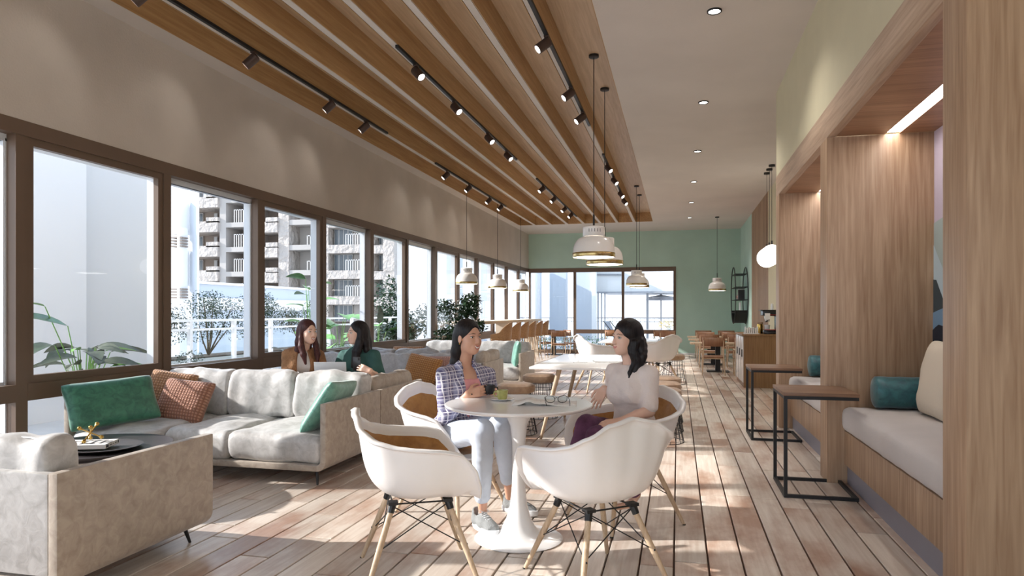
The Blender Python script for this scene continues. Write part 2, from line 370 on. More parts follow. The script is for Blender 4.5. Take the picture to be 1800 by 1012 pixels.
def link_mesh(name, me, parent=None, loc=(0, 0, 0), rot=(0, 0, 0)):
    o = bpy.data.objects.new(name, me); C.objects.link(o); o.location = loc; o.rotation_euler = rot
    if parent is not None: o.parent = parent
    return o
def thing(name, label, cat, loc=(0, 0, 0), rz=0.0, group=None):
    o = bpy.data.objects.new(name, None); C.objects.link(o); o.location = loc; o.rotation_euler = (0, 0, rz)
    o.empty_display_size = 0.1
    o['label'] = label; o['category'] = cat
    if group: o['group'] = group
    return o
def struct(name, loc=(0, 0, 0), label=None):
    o = bpy.data.objects.new(name, None); C.objects.link(o); o.location = loc; o['kind'] = 'structure'
    if label: o['label'] = label
    return o
def tag(o, label=None, cat=None, group=None, kind=None):
    if label: o['label'] = label
    if cat: o['category'] = cat
    if group: o['group'] = group
    if kind: o['kind'] = kind
    return o
def copy_tree(o, parent=None):
    c = o.copy(); C.objects.link(c)
    if parent is not None: c.parent = parent
    for ch in o.children: copy_tree(ch, c)
    return c
def dup(o, label, loc, rz=None, group=None):
    c = copy_tree(o); c.location = loc
    if rz is not None: c.rotation_euler = (0, 0, rz)
    c['label'] = label
    if group: c['group'] = group
    return c
def softbox(w, d, h, r=0.05, n=14, crown=0.0, wr=0.0, seed=0, sag=0.0):
    """upholstered block centred on x,y, resting on z=0"""
    b = MB(); hx, hy, hz = w / 2, d / 2, h / 2; r = min(r, hx, hy, hz) * 0.999
    nx = max(4, int(n * min(2.5, w / max(w, d) * 1.6))); ny = max(4, int(n * d / max(w, d) * 1.6)); nz = 6
    def mp(x, y, z):
        P = Vector((x * hx, y * hy, z * hz)); Q = Vector((max(-hx + r, min(hx - r, P.x)), max(-hy + r, min(hy - r, P.y)), max(-hz + r, min(hz - r, P.z))))
        D = P - Q
        if D.length > 1e-6: P = Q + D.normalized() * r
        if crown and z > 0: P.z += crown * (1 - x * x) * (1 - y * y) * z
        if crown: P.x += crown * 0.35 * x * (1 - z * z); P.y += crown * 0.35 * y * (1 - z * z)
        if wr:
            q = Vector((P.x * 5 + seed, P.y * 5, P.z * 3)); P += D.normalized() * 0 if D.length < 1e-6 else D.normalized() * wr * mnoise.noise(q * 1.7)
            P.z += wr * mnoise.noise(q) * (1 if z > 0 else 0)
        P.z += hz
        return P
    def g(k, n): 
        t = -1 + 2 * k / n; return math.sin(t * PI / 2) * 0.5 + t * 0.5
    def face(fn, na, nb):
        base = len(b.v)
        for i in range(na + 1):
            for j in range(nb + 1): b.v.append(tuple(mp(*fn(g(i, na), g(j, nb)))))
        for i in range(na):
            for j in range(nb):
                a = base + i * (nb + 1) + j; b.f.append((a, a + nb + 1, a + nb + 2, a + 1))
    face(lambda a, c: (a, c, 1), nx, ny); face(lambda a, c: (a, c, -1), nx, ny)
    face(lambda a, c: (1, a, c), ny, nz); face(lambda a, c: (-1, a, c), ny, nz)
    face(lambda a, c: (a, 1, c), nx, nz); face(lambda a, c: (a, -1, c), nx, nz)
    return b
def pillow(w, h, t, n=18, wr=0.006, seed=0):
    """throw pillow lying in local XY, thickness along Z"""
    b = MB()
    for s in (1, -1):
        base = len(b.v)
        for i in range(n + 1):
            for j in range(n + 1):
                x = math.sin((-1 + 2 * i / n) * PI / 2); y = math.sin((-1 + 2 * j / n) * PI / 2)
                th = max(0, (1 - x ** 4) * (1 - y ** 4)) ** 0.48
                cr = 1 - .05 * (x * x * y * y) ** 3
                X = x * w / 2 * (1 - 0.055 * (1 - y * y)) * cr; Y = y * h / 2 * (1 - 0.055 * (1 - x * x)) * cr
                wz = wr * mnoise.noise(Vector((X * 14 + seed, Y * 14, s * 3.0))) * th * 1.5
                b.v.append((X, Y, s * (t / 2 * th) + wz))
        for i in range(n):
            for j in range(n):
                a = base + i * (n + 1) + j; b.f.append((a, a + n + 1, a + n + 2, a + 1))
    return b
def place(o, mat):
    o.matrix_world = mat; return o
# ================================================================== ROOM SHELL
XL, XR, YF, YB, ZC = -4.45, 1.73, 20.45, -3.0, 3.62
rnd = random.Random(7)
# ---- floor: boards laid lengthwise, every board its own piece
floor = struct('floor')
sub = MB().box(XL - 0.17, XR + 0.1, YB, YF + 0.1, -0.10, -0.02).build('subfloor', 'joint', floor)
LEN = [0.72, 0.9, 1.05, 1.2, 1.35, 1.55]; PW = 0.1635; GAP = 0.0095
pm = {}
def plank_geo(b, x0, x1, y0, y1):
    c = 0.0025; zt = 0.0; zb = -0.02; zc = zt - c
    return b.add([(x0, y0, zb), (x1, y0, zb), (x1, y1, zb), (x0, y1, zb), (x0, y0, zc), (x1, y0, zc), (x1, y1, zc), (x0, y1, zc),
                  (x0 + c, y0 + c, zt), (x1 - c, y0 + c, zt), (x1 - c, y1 - c, zt), (x0 + c, y1 - c, zt)],
                 [(0, 1, 5, 4), (1, 2, 6, 5), (2, 3, 7, 6), (3, 0, 4, 7), (4, 5, 9, 8), (5, 6, 10, 9), (6, 7, 11, 10), (7, 4, 8, 11), (8, 9, 10, 11)])
for L in LEN:
    me = bpy.data.meshes.new('plank'); b = MB(); plank_geo(b, -PW / 2 + GAP / 2, PW / 2 - GAP / 2, GAP / 2, L - GAP / 2)
    me.from_pydata(b.v, [], b.f); me.materials.append(M['plank']); pm[L] = me
boards = []
for n in range(-28, 12):
    x0 = -0.02 + PW * n
    if x0 < XL - 0.16 or x0 > XR: continue
    y = YB - rnd.random() * 1.2
    while y < YF:
        L = rnd.choice(LEN); boards.append((x0 + PW / 2, y, L)); y += L
def proj(x, y):
    w = -x * ST + y * CT
    return (CU + F * (x * CT + y * ST) / max(w, .01), HV + F * H / max(w, .01), w)
cand = []
for i, (x, y, L) in enumerate(boards):
    best = None
    for yy in (y, y + L * .5, y + L):
        u, v, w = proj(x, yy)
        if w > 2.2 and -40 < u < 1840 and v < 1050: best = w if best is None else min(best, w)
    if best is not None: cand.append((best, i))
cand.sort(); near = set(i for _, i in cand[:290])
far = MB()
for i, (x, y, L) in enumerate(boards):
    if i in near: link_mesh('plank', pm[L], floor, (x, y, 0))
    else: plank_geo(far, x - PW / 2 + GAP / 2, x + PW / 2 - GAP / 2, max(YB, y + GAP / 2), min(YF, y + L - GAP / 2))
tag(far.build('plank_field', 'plank_far', floor), kind='stuff')

# ---- ceiling with eight long timber-lined slots
SX0, PITCH, RIB, SY0, SY1, SD = -4.236, 0.449, 0.074, -2.6, 18.3, 0.24
ceil = struct('ceiling')
c = MB(); c.box(XL - 0.3, SX0, YB, YF + .2, ZC, ZC + 0.3); c.box(SX0 + 8 * PITCH, XR + .2, YB, YF + .2, ZC, ZC + 0.3)
c.box(SX0, SX0 + 8 * PITCH, SY1 + 0.0, YF + .2, ZC, ZC + 0.3); c.box(SX0, SX0 + 8 * PITCH, YB, SY0, ZC, ZC + 0.3)
for k in range(7): c.box(SX0 + PITCH * (k + 1) - RIB + .006, SX0 + PITCH * (k + 1) - .006, SY0, SY1, ZC, ZC + 0.26)
c.box(XL - 0.3, XR + .2, YB, YF + .2, ZC + 0.3, ZC + 0.4)
c.build('ceiling_plate', 'ceiling_plaster', ceil)
for k in range(8):
    x0 = SX0 + PITCH * k; x1 = x0 + PITCH - (RIB if k < 7 else 0)
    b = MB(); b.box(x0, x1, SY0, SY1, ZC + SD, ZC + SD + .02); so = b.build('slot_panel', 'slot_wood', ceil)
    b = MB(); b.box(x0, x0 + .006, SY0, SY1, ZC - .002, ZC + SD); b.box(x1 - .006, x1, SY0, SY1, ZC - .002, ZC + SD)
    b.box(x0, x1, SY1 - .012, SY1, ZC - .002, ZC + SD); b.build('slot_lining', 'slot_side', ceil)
# ---- walls
wl = struct('wall_left'); MB().box(XL - .17, XL, YB, YF + .17, 2.565, ZC + .3).build('wall_panel', 'plaster', wl)
# unseen glazed end behind the camera, added to let in front fill daylight
wb_ = struct('wall_back'); MB().box(XL - .2, XR + .2, YB - .1, YB, 3.3, ZC + .3).build('wall_panel', 'plaster', wb_)
gb = struct('window_30')
for k in range(5): x = XL + (XR - XL) * k / 4; MB().box(x - .045, x + .045, YB - .08, YB, 0, 3.3).build('mullion', 'bronze', gb)
MB().box(XL, XR, YB - .05, YB - .045, 0, 3.3).build('pane', 'glass', gb)
wf = struct('wall_far'); b = MB(); b.box(XL - .17, XR + .1, YF, YF + .17, 2.565, ZC + .1); b.box(-0.065, XR + .1, YF, YF + .17, -.1, 2.565); b.build('wall_panel', 'green', wf)
wr_ = struct('wall_right')
MB().box(XR, XR + .15, 17.4, YF + .17, -.1, ZC + .1).build('green_wall', 'green', wr_)
MB().box(XR, XR + .15, YB, 14.3, -.1, ZC + .1).build('yellow_wall', 'yellow', wr_)
MB().box(XR + .03, XR + .15, 14.3, 17.4, -.1, ZC + .1).build('slat_backing', 'oak_v', wr_)
b = MB(); y = 14.3
while y < 17.37: b.box(XR - .005, XR + .03, y, y + .052, 0, ZC); y += .0775
tag(b.build('wall_slats', 'oak_v', wr_), kind='stuff')
tr = struct('trim_1'); b = MB(); b.box(XR - .012, XR, 7.94, 14.3, 0, .08); b.box(-.06, XR, YF - .012, YF, 0, .05); b.build('skirting', 'white', tr)

# ---- window band on the long side
hd = struct('trim_2')
MB().box(XL - .08, XL + .004, YB, YF, 2.46, 2.565).build('head_rail', 'bronze', hd)
MB().box(XL - .17, XL - .08, YB, YF, 2.41, 2.565).build('outer_head', 'alu', hd)
def sash_frame(b, y0, y1, z0, z1, xi, xo, t):
    b.box(xo, xi, y0, y1, z1 - t, z1); b.box(xo, xi, y0, y1, z0, z0 + t); b.box(xo, xi, y0, y0 + t, z0 + t, z1 - t); b.box(xo, xi, y1 - t, y1, z0 + t, z1 - t)
nwin = 0
for n in range(-5, 13):
    ym = 3.82 + 1.4 * n
    if ym < YB: continue
    y0 = ym + .045; y1 = min(ym + 1.4 - .045, YF)
    if y0 >= YF - .1: continue
    nwin += 1; wn_ = struct('window_%d' % nwin)
    MB().box(XL - .08, XL, ym - .045, ym + .045, 0, 2.46).build('mullion', 'bronze', wn_)
    MB().box(XL - .17, XL - .08, ym - .055, ym + .055, 0, 2.43).build('outer_mullion', 'alu', wn_)
    MB().box(XL - .08, XL + .002, y0, y1, .60, .72).build('transom', 'bronze', wn_)
    MB().box(XL - .08, XL + .002, y0, y1, 0, .085).build('bottom_rail', 'bronze', wn_)
    if n % 2 == 0:
        b = MB(); sash_frame(b, y0, y1, .72, 2.46, XL - .012, XL - .062, .055); b.build('sash', 'bronze', wn_)
        MB().box(XL - .05, XL - .044, y0 + .055, y1 - .055, .775, 2.405).build('pane', 'glass', wn_)
    else:
        b = MB(); sash_frame(b, y0, y1, .72, 2.43, XL - .085, XL - .12, .02); b.build('outer_bead', 'alu', wn_)
        MB().box(XL - .096, XL - .09, y0, y1, .72, 2.43).build('pane', 'glass', wn_)
    MB().box(XL - .05, XL - .044, y0, y1, .085, .60).build('pane', 'glass', wn_)
# ---- window in the far wall, three bays
for i, (x0, x1) in enumerate(((-4.45, -3.03), (-3.03, -1.59), (-1.59, -0.065))):
    w_ = struct('window_%d' % (nwin + 1 + i)); a = x0 + (.06 if i == 0 else .04); e = x1 - (.07 if i == 2 else .04)
    MB().box(x0, x1, YF - .01, YF + .08, 2.44, 2.565).build('head_rail', 'bronze', w_)
    b = MB(); b.box(x0 - (0 if i == 0 else .04), a, YF - .01, YF + .08, 0, 2.44)
    b.build('mullion', 'bronze', w_)
    if i == 2: MB().box(e, x1 + .005, YF - .012, YF + .08, 0, 2.565).build('jamb', 'bronze', w_)
    MB().box(a, e, YF - .01, YF + .08, 0, .10).build('bottom_rail', 'bronze', w_)
    if i:
        MB().box(a, e, YF - .01, YF + .08, .60, .72).build('transom', 'bronze', w_)
        MB().box(a, e, YF + .03, YF + .036, .72, 2.44).build('pane', 'glass', w_); MB().box(a, e, YF + .03, YF + .036, .10, .60).build('pane', 'glass', w_)
    else: MB().box(a, e, YF + .03, YF + .036, .10, 2.44).build('pane', 'glass', w_)

# ================================================================== SEATING ALCOVES on the right
A0, A1, AX = 2.86, 7.94, 1.04
tb = struct('trim_3'); MB().box(AX + .004, XR, A0, A1, 2.70, ZC).build('yellow_bulkhead', 'yellow', tb)
al = thing('seating_alcove', 'long oak veneered seating alcove built along the wall with white light strips', 'alcove', (AX, A0, 0))
def L_(b): return b.xf(Matrix.Translation((-AX, -A0, 0)))
cols = [(2.86, 3.095), (5.305, 5.54), (7.705, 7.94)]
for y0, y1 in cols: L_(MB().box(AX, XR, y0, y1, 0, 2.48)).build('divider', 'oak_v', al, bevel=.002)
L_(MB().box(AX, AX + .06, A0, A1, 2.48, 2.70)).build('header_beam', 'oak_y', al, bevel=.002)
for (y0, y1) in ((3.095, 5.305), (5.54, 7.705)):
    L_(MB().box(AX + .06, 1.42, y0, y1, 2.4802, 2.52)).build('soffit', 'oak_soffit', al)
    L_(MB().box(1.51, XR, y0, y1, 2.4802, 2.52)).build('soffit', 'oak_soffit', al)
    L_(MB().box(1.42, 1.51, y0, y1, 2.492, 2.50)).build('light_strip', 'led', al)
    L_(MB().box(1.155, XR, y0, y1, .14, .378)).build('bench_base', 'oak_v', al, bevel=.002)
    L_(MB().box(1.175, XR, y0, y1, 0, .14)).build('plinth', 'toekick', al)
for i, (y0, y1, nm) in enumerate(((3.10, 5.30, 'pale pink-grey upholstered bench cushion in the alcove nearest the camera'), (5.545, 7.70, 'pale pink-grey bench cushion in the second alcove behind the wide oak divider'))):
    cz = softbox(XR - 1.135 - .004, y1 - y0 - .005, .175, .045, 22, .012, .004, i).build('bench_cushion', 'bench', None, True, ((1.135 + XR) / 2 - .002, (y0 + y1) / 2, .379))
    tag(cz, nm, 'cushion')
def bolster(L, r):
    b = MB(); pr = [(0, -L / 2 - .012), (r * .4, -L / 2 - .010), (r * .9, -L / 2 + .002), (r, -L / 2 + .012)] + [(r * (1 + .012 * math.sin(k * 1.9)), -L / 2 + .012 + (L - .024) * k / 10) for k in range(1, 10)] + [(r, L / 2 - .012), (r * .9, L / 2 - .002), (r * .4, L / 2 + .010), (0, L / 2 + .012)]
    b.lathe(pr, 28); return b
bl = bolster(.40, .108).build('bolster_pillow', 'teal', None, True, (1.515, 5.185, .672), (0, PI / 2, 0), angle=60)
tag(bl, 'teal velvet bolster lying against the divider in the nearest alcove', 'pillow')
bl2 = bl.copy(); C.objects.link(bl2); bl2.location = (1.515, 7.585, .672); tag(bl2, 'small teal bolster on the farther alcove bench, behind a divider', 'pillow')
pb = pillow(.50, .50, .17, seed=4).build('throw_pillow', 'beige', None, True); tag(pb, 'beige square cushion leaning on the mural wall of the near alcove', 'pillow')
place(pb, Matrix.Translation((1.60, 4.77, .80)) @ Matrix.Rotation(math.radians(-80), 4, 'Y') @ Matrix.Rotation(PI / 2, 4, 'Z'))
# mural: layered flat hills painted on board
M['m_lav'] = plain('mural_lavender', (0.58, 0.50, 0.60), .8); M['m_sage'] = plain('mural_sage', (0.42, 0.50, 0.48), .8); M['m_sky'] = plain('mural_ice', (0.52, 0.63, 0.68), .8)
M['m_dark'] = plain('mural_charcoal', (0.05, 0.07, 0.08), .8); M['m_blue'] = plain('mural_blue', (0.20, 0.33, 0.47), .8); M['m_ink'] = plain('mural_ink', (0.015, 0.02, 0.035), .8)
for (y0, y1, tx) in ((3.10, 5.30, 'mural of layered lavender and blue hills in the near alcove'), (5.545, 7.70, 'mural of layered hills at the back of the far alcove')):
    mu = thing('mural', tx, 'mural', (XR, y0, 0))
    N = 40
    def layer(fn, m, off, nm='painted_hill'):
        b = MB(); Ls = y1 - y0; vs = []; 
        for i in range(N + 1):
            d = Ls * i / N; yy = Ls - d; z = fn(d); vs += [(0, yy, .56), (0, yy, z)]
        fs = [(2 * i, 2 * i + 2, 2 * i + 3, 2 * i + 1) for i in range(N)]
        b.add([(x - off, y, z) for x, y, z in vs] + [(x - off + .0015, y, z) for x, y, z in vs], fs + [tuple(k + 2 * (N + 1) for k in f) for f in fs]); b.build(nm, m, mu)
    layer(lambda d: 2.478, 'm_lav', .002, 'painted_sky')
    layer(lambda d: 1.84 - .6 * d + .25 * math.sin(d * 3), 'm_sage', .004)
    layer(lambda d: 1.69 - 1.1 * d + .45 * d * d, 'm_sky', .006)
    layer(lambda d: 1.45 - 1.2 * max(0, d - .05) + .5 * d * d, 'm_dark', .008)
    layer(lambda d: 1.22 - .05 * d + .1 * math.sin(d * 2.2), 'm_blue', .010)
    layer(lambda d: 1.15 - .5 * max(0, .1 - d) - .1 * d, 'm_ink', .012)

# ================================================================== LIGHT FITTINGS
def lamp_spot(parent, loc, d, power, angle=100, blend=.8, rad=.04, col=(1, .95, .90)):
    l = bpy.data.lights.new('lamp_beam', 'SPOT'); l.energy = power; l.spot_size = math.radians(angle); l.spot_blend = blend; l.shadow_soft_size = rad; l.color = col
    o = bpy.data.objects.new('lamp_beam', l); C.objects.link(o); o.parent = parent; o.location = loc; o.rotation_euler = Vector(d).to_track_quat('-Z', 'Y').to_euler(); return o
def downlight():
    t = thing('downlight', 'x', 'downlight', (0, 0, ZC))
    b = MB(); b.lathe([(.046, -.001), (.046, -.012), (.056, -.014), (.058, -.010), (.058, 0)], 28); b.build('ring', 'black', t, True)
    MB().lathe([(0, -.008), (.046, -.008)], 28).build('lens', 'lit', t); lamp_spot(t, (0, 0, -.02), (0, 0, -1), 45, 130); return t
d0 = downlight(); names = ['nearest and largest round', 'second round', 'third round', 'fourth round', 'fifth round', 'sixth and farthest round']
for k in range(6):
    lb = names[k] + ' black-rimmed ceiling downlight, counting down the room from the camera'
    if k == 0: d0.location = (.28, 5.65, ZC); d0['label'] = lb; d0['group'] = 'round downlights in the plain ceiling'
    else: dup(d0, lb, (.28, 5.65 + 2.42 * k, ZC), group='round downlights in the plain ceiling')
# track lights
def spot(tr_, x, y, z, d, n=0):
    d = Vector(d).normalized(); p = Vector((x, y, z)); j = p + Vector((0, 0, -.055))
    b = MB(); b.tube([p, j], .011, 8); b.box(x - .02, x + .02, y - .03, y + .03, z - .012, z + .002)
    h = b.build('spot_arm', 'brownmetal', tr_)
    b = MB(); q = d.to_track_quat('-Z', 'Y').to_matrix().to_4x4()
    b.lathe([(0, .035), (.030, .035), (.043, .022), (.043, -.105), (.036, -.108), (.036, -.098), (0, -.098)], 20)
    b.lathe([(.0445, .0), (.0445, .006)], 20)
    b.xf(Matrix.Translation(j) @ q); s_ = b.build('spotlight', 'brownmetal', tr_, True)
    b = MB(); b.lathe([(0, -.1), (.036, -.1)], 20); b.xf(Matrix.Translation(j) @ q); b.build('lens', 'lit', s_)
    lamp_spot(s_, j + d * .115, d, 2.5, 85)
def track(label, x, y0, y1, spots, d, z=ZC - .0):
    t = thing('track_light', label, 'track light', (x, y0, z), 0, 'spotlight tracks under the timber ceiling')
    b = MB(); b.box(-.016, .016, 0, y1 - y0, -.030, -.002); b.build('track', 'black', t, bevel=.002)
    for y in spots: spot(t, 0, y - y0, -.028, d)
dn = (-.62, -.12, -.65)
track('long black track with brown spotlights beside the plastered window wall, nearest the camera', -3.755, 3.9, 8.42, (4.18, 5.49, 6.92, 7.79), (-.55, -.25, -.6))
track('middle black track with four brown spotlights, upper centre of the timber ceiling', -2.445, 5.69, 10.34, (6.15, 7.31, 8.70, 9.73), (.55, -.25, -.6))
track('black spotlight track nearest the plain ceiling and the large pendant cords', -1.098, 4.2, 8.67, (4.35, 5.77, 7.14, 8.05), (-.6, -.35, -.55))
track('farther black spotlight track along the window wall side', -3.755, 10.28, 14.85, (10.85, 12.1, 13.5, 14.45), (-.5, -.35, -.6))
track('farther middle black track with four small brown spotlights', -2.445, 11.9, 16.8, (12.5, 13.7, 15.05, 16.0), (-.5, -.4, -.55))
track('farther black track on the plain ceiling side, behind the pendant cords', -1.098, 10.3, 15.0, (10.93, 12.0, 13.4, 14.3), (.5, -.35, -.6))
# pendants
def pendant(top, zb, lab, loc):
    t = thing('pendant_lamp', lab, 'pendant lamp', (loc[0], loc[1], top))
    z = zb - top
    b = MB(); b.lathe([(0, 0), (.052, 0), (.052, -.022), (.046, -.026), (0, -.026)], 24); b.build('canopy', 'black', t, True)
    MB().tube([(0, 0, -.02), (0, 0, z + .33)], .0045, 8).build('cord', 'black', t)
    MB().tube([(0, 0, z + .33), (0, 0, z + .44)], .010, 8).build('cord_grip', 'black', t)
    b = MB(); b.lathe([(0, z + .315), (.104, z + .315), (.112, z + .307), (.112, z + .222), (.108, z + .216), (.10, z + .216)], 40); cap = b.build('cap', 'lampwhite', t, True)
    b = MB()
    for k in range(24):
        if k % 8 > 4: continue
        a = 2 * PI * k / 24 + .2; ca, sa = math.cos(a), math.sin(a)
        b.add([(.1128 * ca - .003 * sa, .1128 * sa + .003 * ca, z + .255), (.1128 * ca + .003 * sa, .1128 * sa - .003 * ca, z + .255), (.1128 * ca + .003 * sa, .1128 * sa - .003 * ca, z + .288), (.1128 * ca - .003 * sa, .1128 * sa + .003 * ca, z + .288)], [(0, 1, 2, 3)])
    b.build('cap_slots', 'black', cap)
    pr = [(.095, z + .216)] + [(.105 + .108 * math.sin(a * PI / 2 / 10), z + .06 + .152 * math.cos(a * PI / 2 / 10)) for a in range(1, 11)] + [(.216, z + .045)]
    MB().lathe(pr, 48).build('shade', 'lampwhite', t, True)
    MB().lathe([(.2165, z + .047), (.2175, z + .045), (.2175, z + .004), (.2150, z + .0), (.209, z + .002), (.209, z + .04)], 48).build('brass_band', 'brass', t, True, angle=50)
    MB().lathe([(.209, z + .006), (.19, z + .002), (.12, z - .004), (0, z - .006)], 40).build('diffuser', 'lit', t, True)
    lamp_spot(t, (0, 0, z - .02), (0, 0, -1), 18, 150)
    return t
ZP = 1.785; ZS = ZC + SD
pendant(ZS, ZP, 'largest white dome pendant with brass band, hung nearest the camera', (-.84, 7.0))
pendant(ZS, ZP, 'white dome pendant half hidden just behind the largest one', (-.84, 8.07))
pendant(ZS, ZP, 'small white dome pendant before the far window, the nearer of that overlapping pair', (-.84, 14.4))
pendant(ZS, ZP, 'small white dome pendant before the far window, peeking out behind its twin', (-.84, 15.5))
pendant(ZC, 1.77, 'white dome pendant hanging alone in front of the mint green wall', (.95, 17.8))
pendant(ZS, 1.78, 'white dome pendant over the bar, nearest of three by the windows', (-4.03, 12.8))
pendant(ZS, 1.78, 'white dome pendant over the bar, middle of three by the windows', (-4.03, 15.15))
pendant(ZS, 1.78, 'white dome pendant over the bar, farthest and smallest of three by the windows', (-4.03, 17.55))
for y, w_ in ((11.76, 'nearest'), (12.07, 'middle'), (12.40, 'farthest')):
    t = thing('globe_lamp', 'glowing opal globe on a thin black cord over the coffee counter, %s of three' % w_, 'pendant lamp', (1.478, y, ZC), 0, 'opal globes over the coffee counter')
    MB().lathe([(0, 0), (.05, 0), (.05, -.03), (0, -.03)], 24).build('canopy', 'black', t, True)
    MB().tube([(0, 0, -.03), (0, 0, -1.30)], .0035, 6).build('cord', 'black', t)
    MB().lathe([(0, -1.23), (.012, -1.23), (.014, -1.30), (0, -1.30)], 12).build('socket', 'black', t)
    MB().sphere((0, 0, -1.46), .165, 32, 20).build('globe', 'globe', t, True)
# ================================================================== OUTSIDE
tf = struct('terrace_floor'); MB().box(-9.4, XL - .17, -3, 24, -.12, -.03).build('terrace_slab', 'paving', tf)
g = struct('ground'); MB().box(-160, 60, 26, 160, -12.2, -12).build('ground_plane', 'paving', g); MB().box(-160, -9.4, -40, 26, -12.2, -12).build('ground_plane', 'paving', g)
b = MB().box(-9.0, -7.0, 5.15, 6.85, -.03, 6.0).build('terrace_pier', 'render_white'); tag(b, 'bright white rendered block standing on the terrace outside the nearest window', 'wall')
b = MB().box(-8.1, -7.2, 6.87, 8.38, -.03, 3.7).build('party_wall', 'render_grey'); tag(b, 'plain pale grey block standing on the terrace behind the bright white one', 'wall')
# railing
rl = thing('terrace_railing', 'white terrace railing with glass infill outside the windows', 'railing', (-8.3, 8.45, 0))
MB().box(-.035, .035, 0, 11.6, 1.06, 1.105).build('top_rail', 'white', rl); MB().box(-.02, .02, 0, 11.6, .90, .94).build('mid_rail', 'white', rl); MB().box(-.02, .02, 0, 11.6, .06, .10).build('bottom_rail', 'white', rl)
yy = 0.6
while yy < 11.6:
    MB().box(-.035, .035, yy - .035, yy + .035, -.03, 1.06).build('post', 'white', rl)
    if yy + 1.18 < 11.6: MB().box(-.005, .005, yy + .07, yy + 1.15, .12, .88).build('glass_panel', 'railglass', rl)
    yy += 1.22
# ---- leaves
def leaf_mesh(L, Wd, curl=.25, seg=6, fold=.12, lobes=0):
    b = MB(); prof = []
    for i in range(seg + 1):
        t = i / seg; w = Wd / 2 * math.sin(PI * min(1, t ** .75)) ** .8 if 0 < t < 1 else 0.002
        if lobes: w *= 1 - .35 * (i % 2)
        z = -curl * L * t * t; prof.append((t * L, w, z))
    for (x, w, z) in prof: b.v += [(x, -w, z + fold * w), (x, 0, z), (x, w, z + fold * w)]
    for i in range(seg):
        a = 3 * i; b.f += [(a, a + 3, a + 4, a + 1), (a + 1, a + 4, a + 5, a + 2)]
    return b
def foliage(name, mat, parent, blobs, n, size, seed, kind='stuff'):
    r = random.Random(seed); b = MB()
    for i in range(n):
        c_, rad = r.choice(blobs)
        while True:
            p = Vector((r.uniform(-1, 1), r.uniform(-1, 1), r.uniform(-1, 1)))
            if .35 < p.length < 1: break
        p = Vector((c_[0] + p.x * rad[0], c_[1] + p.y * rad[1], c_[2] + p.z * rad[2]))
        L = size * r.uniform(.7, 1.3); q = Matrix.Rotation(r.uniform(0, 2 * PI), 4, 'Z') @ Matrix.Rotation(r.uniform(-.9, 1.0), 4, 'Y') @ Matrix.Rotation(r.uniform(-.8, .8), 4, 'X')
        lv = [(0, 0, 0), (L * .45, -L * .22, .0), (L, 0, -L * .1), (L * .45, L * .22, .0)]
        b.add([tuple(p + (q @ Vector(k))) for k in lv], [(0, 1, 2), (0, 2, 3)])
    o = b.build(name, mat, parent); 
    if kind: o['kind'] = kind
    return o
def shrub(label, loc, blobs, n, size, mat, seed, stems, group=None):
    t = thing('shrub', label, 'shrub', loc, 0, group); foliage('foliage', mat, t, blobs, n, size, seed)
    b = MB()
    r = random.Random(seed)
    for (c_, rad) in blobs:
        b.tube([(0, 0, 0), (c_[0] * .4 + r.uniform(-.03, .03), c_[1] * .4, c_[2] * .5), (c_[0], c_[1], c_[2] + rad[2] * .3)], [.018, .013, .006], 6)
    b.build('stem', 'stem', t); return t
# hedge bushes in a planter beyond the railing
pl = thing('planter_box', 'long pale planter box beyond the terrace railing', 'planter', (-8.95, 8.6, .02))
MB().box(-.33, .33, 0, 11, -.05, .35).build('box', 'render_grey', pl); MB().box(-.31, .31, .04, 10.96, .34, .37).build('soil', 'soil', pl)
hz = [(9.3, 1.35, 'leafgrey', 'sparse grey-green bush beyond the railing, first from the pale wall'), (10.3, 1.10, 'leafgrey', 'low olive-brown bush beyond the railing between two taller ones'),
      (11.6, 1.45, 'leafdark', 'tall dark bush beyond the railing seen by the second bronze mullion'), (13.2, 1.5, 'leafdark', 'dark bush beyond the railing above the woman in brown'), (15.0, 1.25, 'leafgrey', 'loose bush beyond the railing behind the large-leaved plants')]
for i, (y, h, m, lb) in enumerate(hz):
    r = random.Random(i); bl_ = [((r.uniform(-.2, .2), r.uniform(-.55, .55), .5 + r.uniform(0, h - .75)), (.28, .38, .28)) for _ in range(7)]
    shrub(lb, (-8.95, y, .39), bl_, 3000, .05, m, i + 3, 3)
# white pots on the terrace
t = thing('plant_pot', 'round white pot standing on the terrace behind the railing glass', 'pot', (-7.6, 9.4, -.03))
MB().lathe([(0, 0), (.24, 0), (.31, .42), (.28, .42), (.26, .36), (0, .36)], 32).build('pot', 'pot', t, True); foliage('foliage', 'leafgrey', t, [((0, 0, .5), (.25, .25, .15))], 260, .05, 9)
# large-leaved plants by the glass
def leaf_plant(label, loc, leaves, mat, pot=True, stemmat='stem', potr=.14, poth=.26):
    t = thing('leafy_plant', label, 'plant', loc)
    if pot: 
        MB().lathe([(0, 0), (potr * .8, 0), (potr, poth), (potr * .92, poth), (potr * .9, poth - .03), (0, poth - .03)], 28).build('pot', 'pot', t, True)
    for (h, az, lean, L, Wd, curl, m) in leaves:
        ca, sa = math.cos(az), math.sin(az); tip = Vector((ca * lean, sa * lean, h))
        b = MB(); b.tube([(0, 0, poth - .04 if pot else 0), (ca * lean * .3, sa * lean * .3, h * .6), tuple(tip)], [.007, .005, .004], 6); st = b.build('leaf_stalk', 'leafbright', t)
        lf = leaf_mesh(L, Wd, curl, 8, .2).build('leaf', m or mat, t, True, tip, (random.Random(h * 100).uniform(-.5, .5), -.35, az)); 
    return t
R_ = random.Random(21)
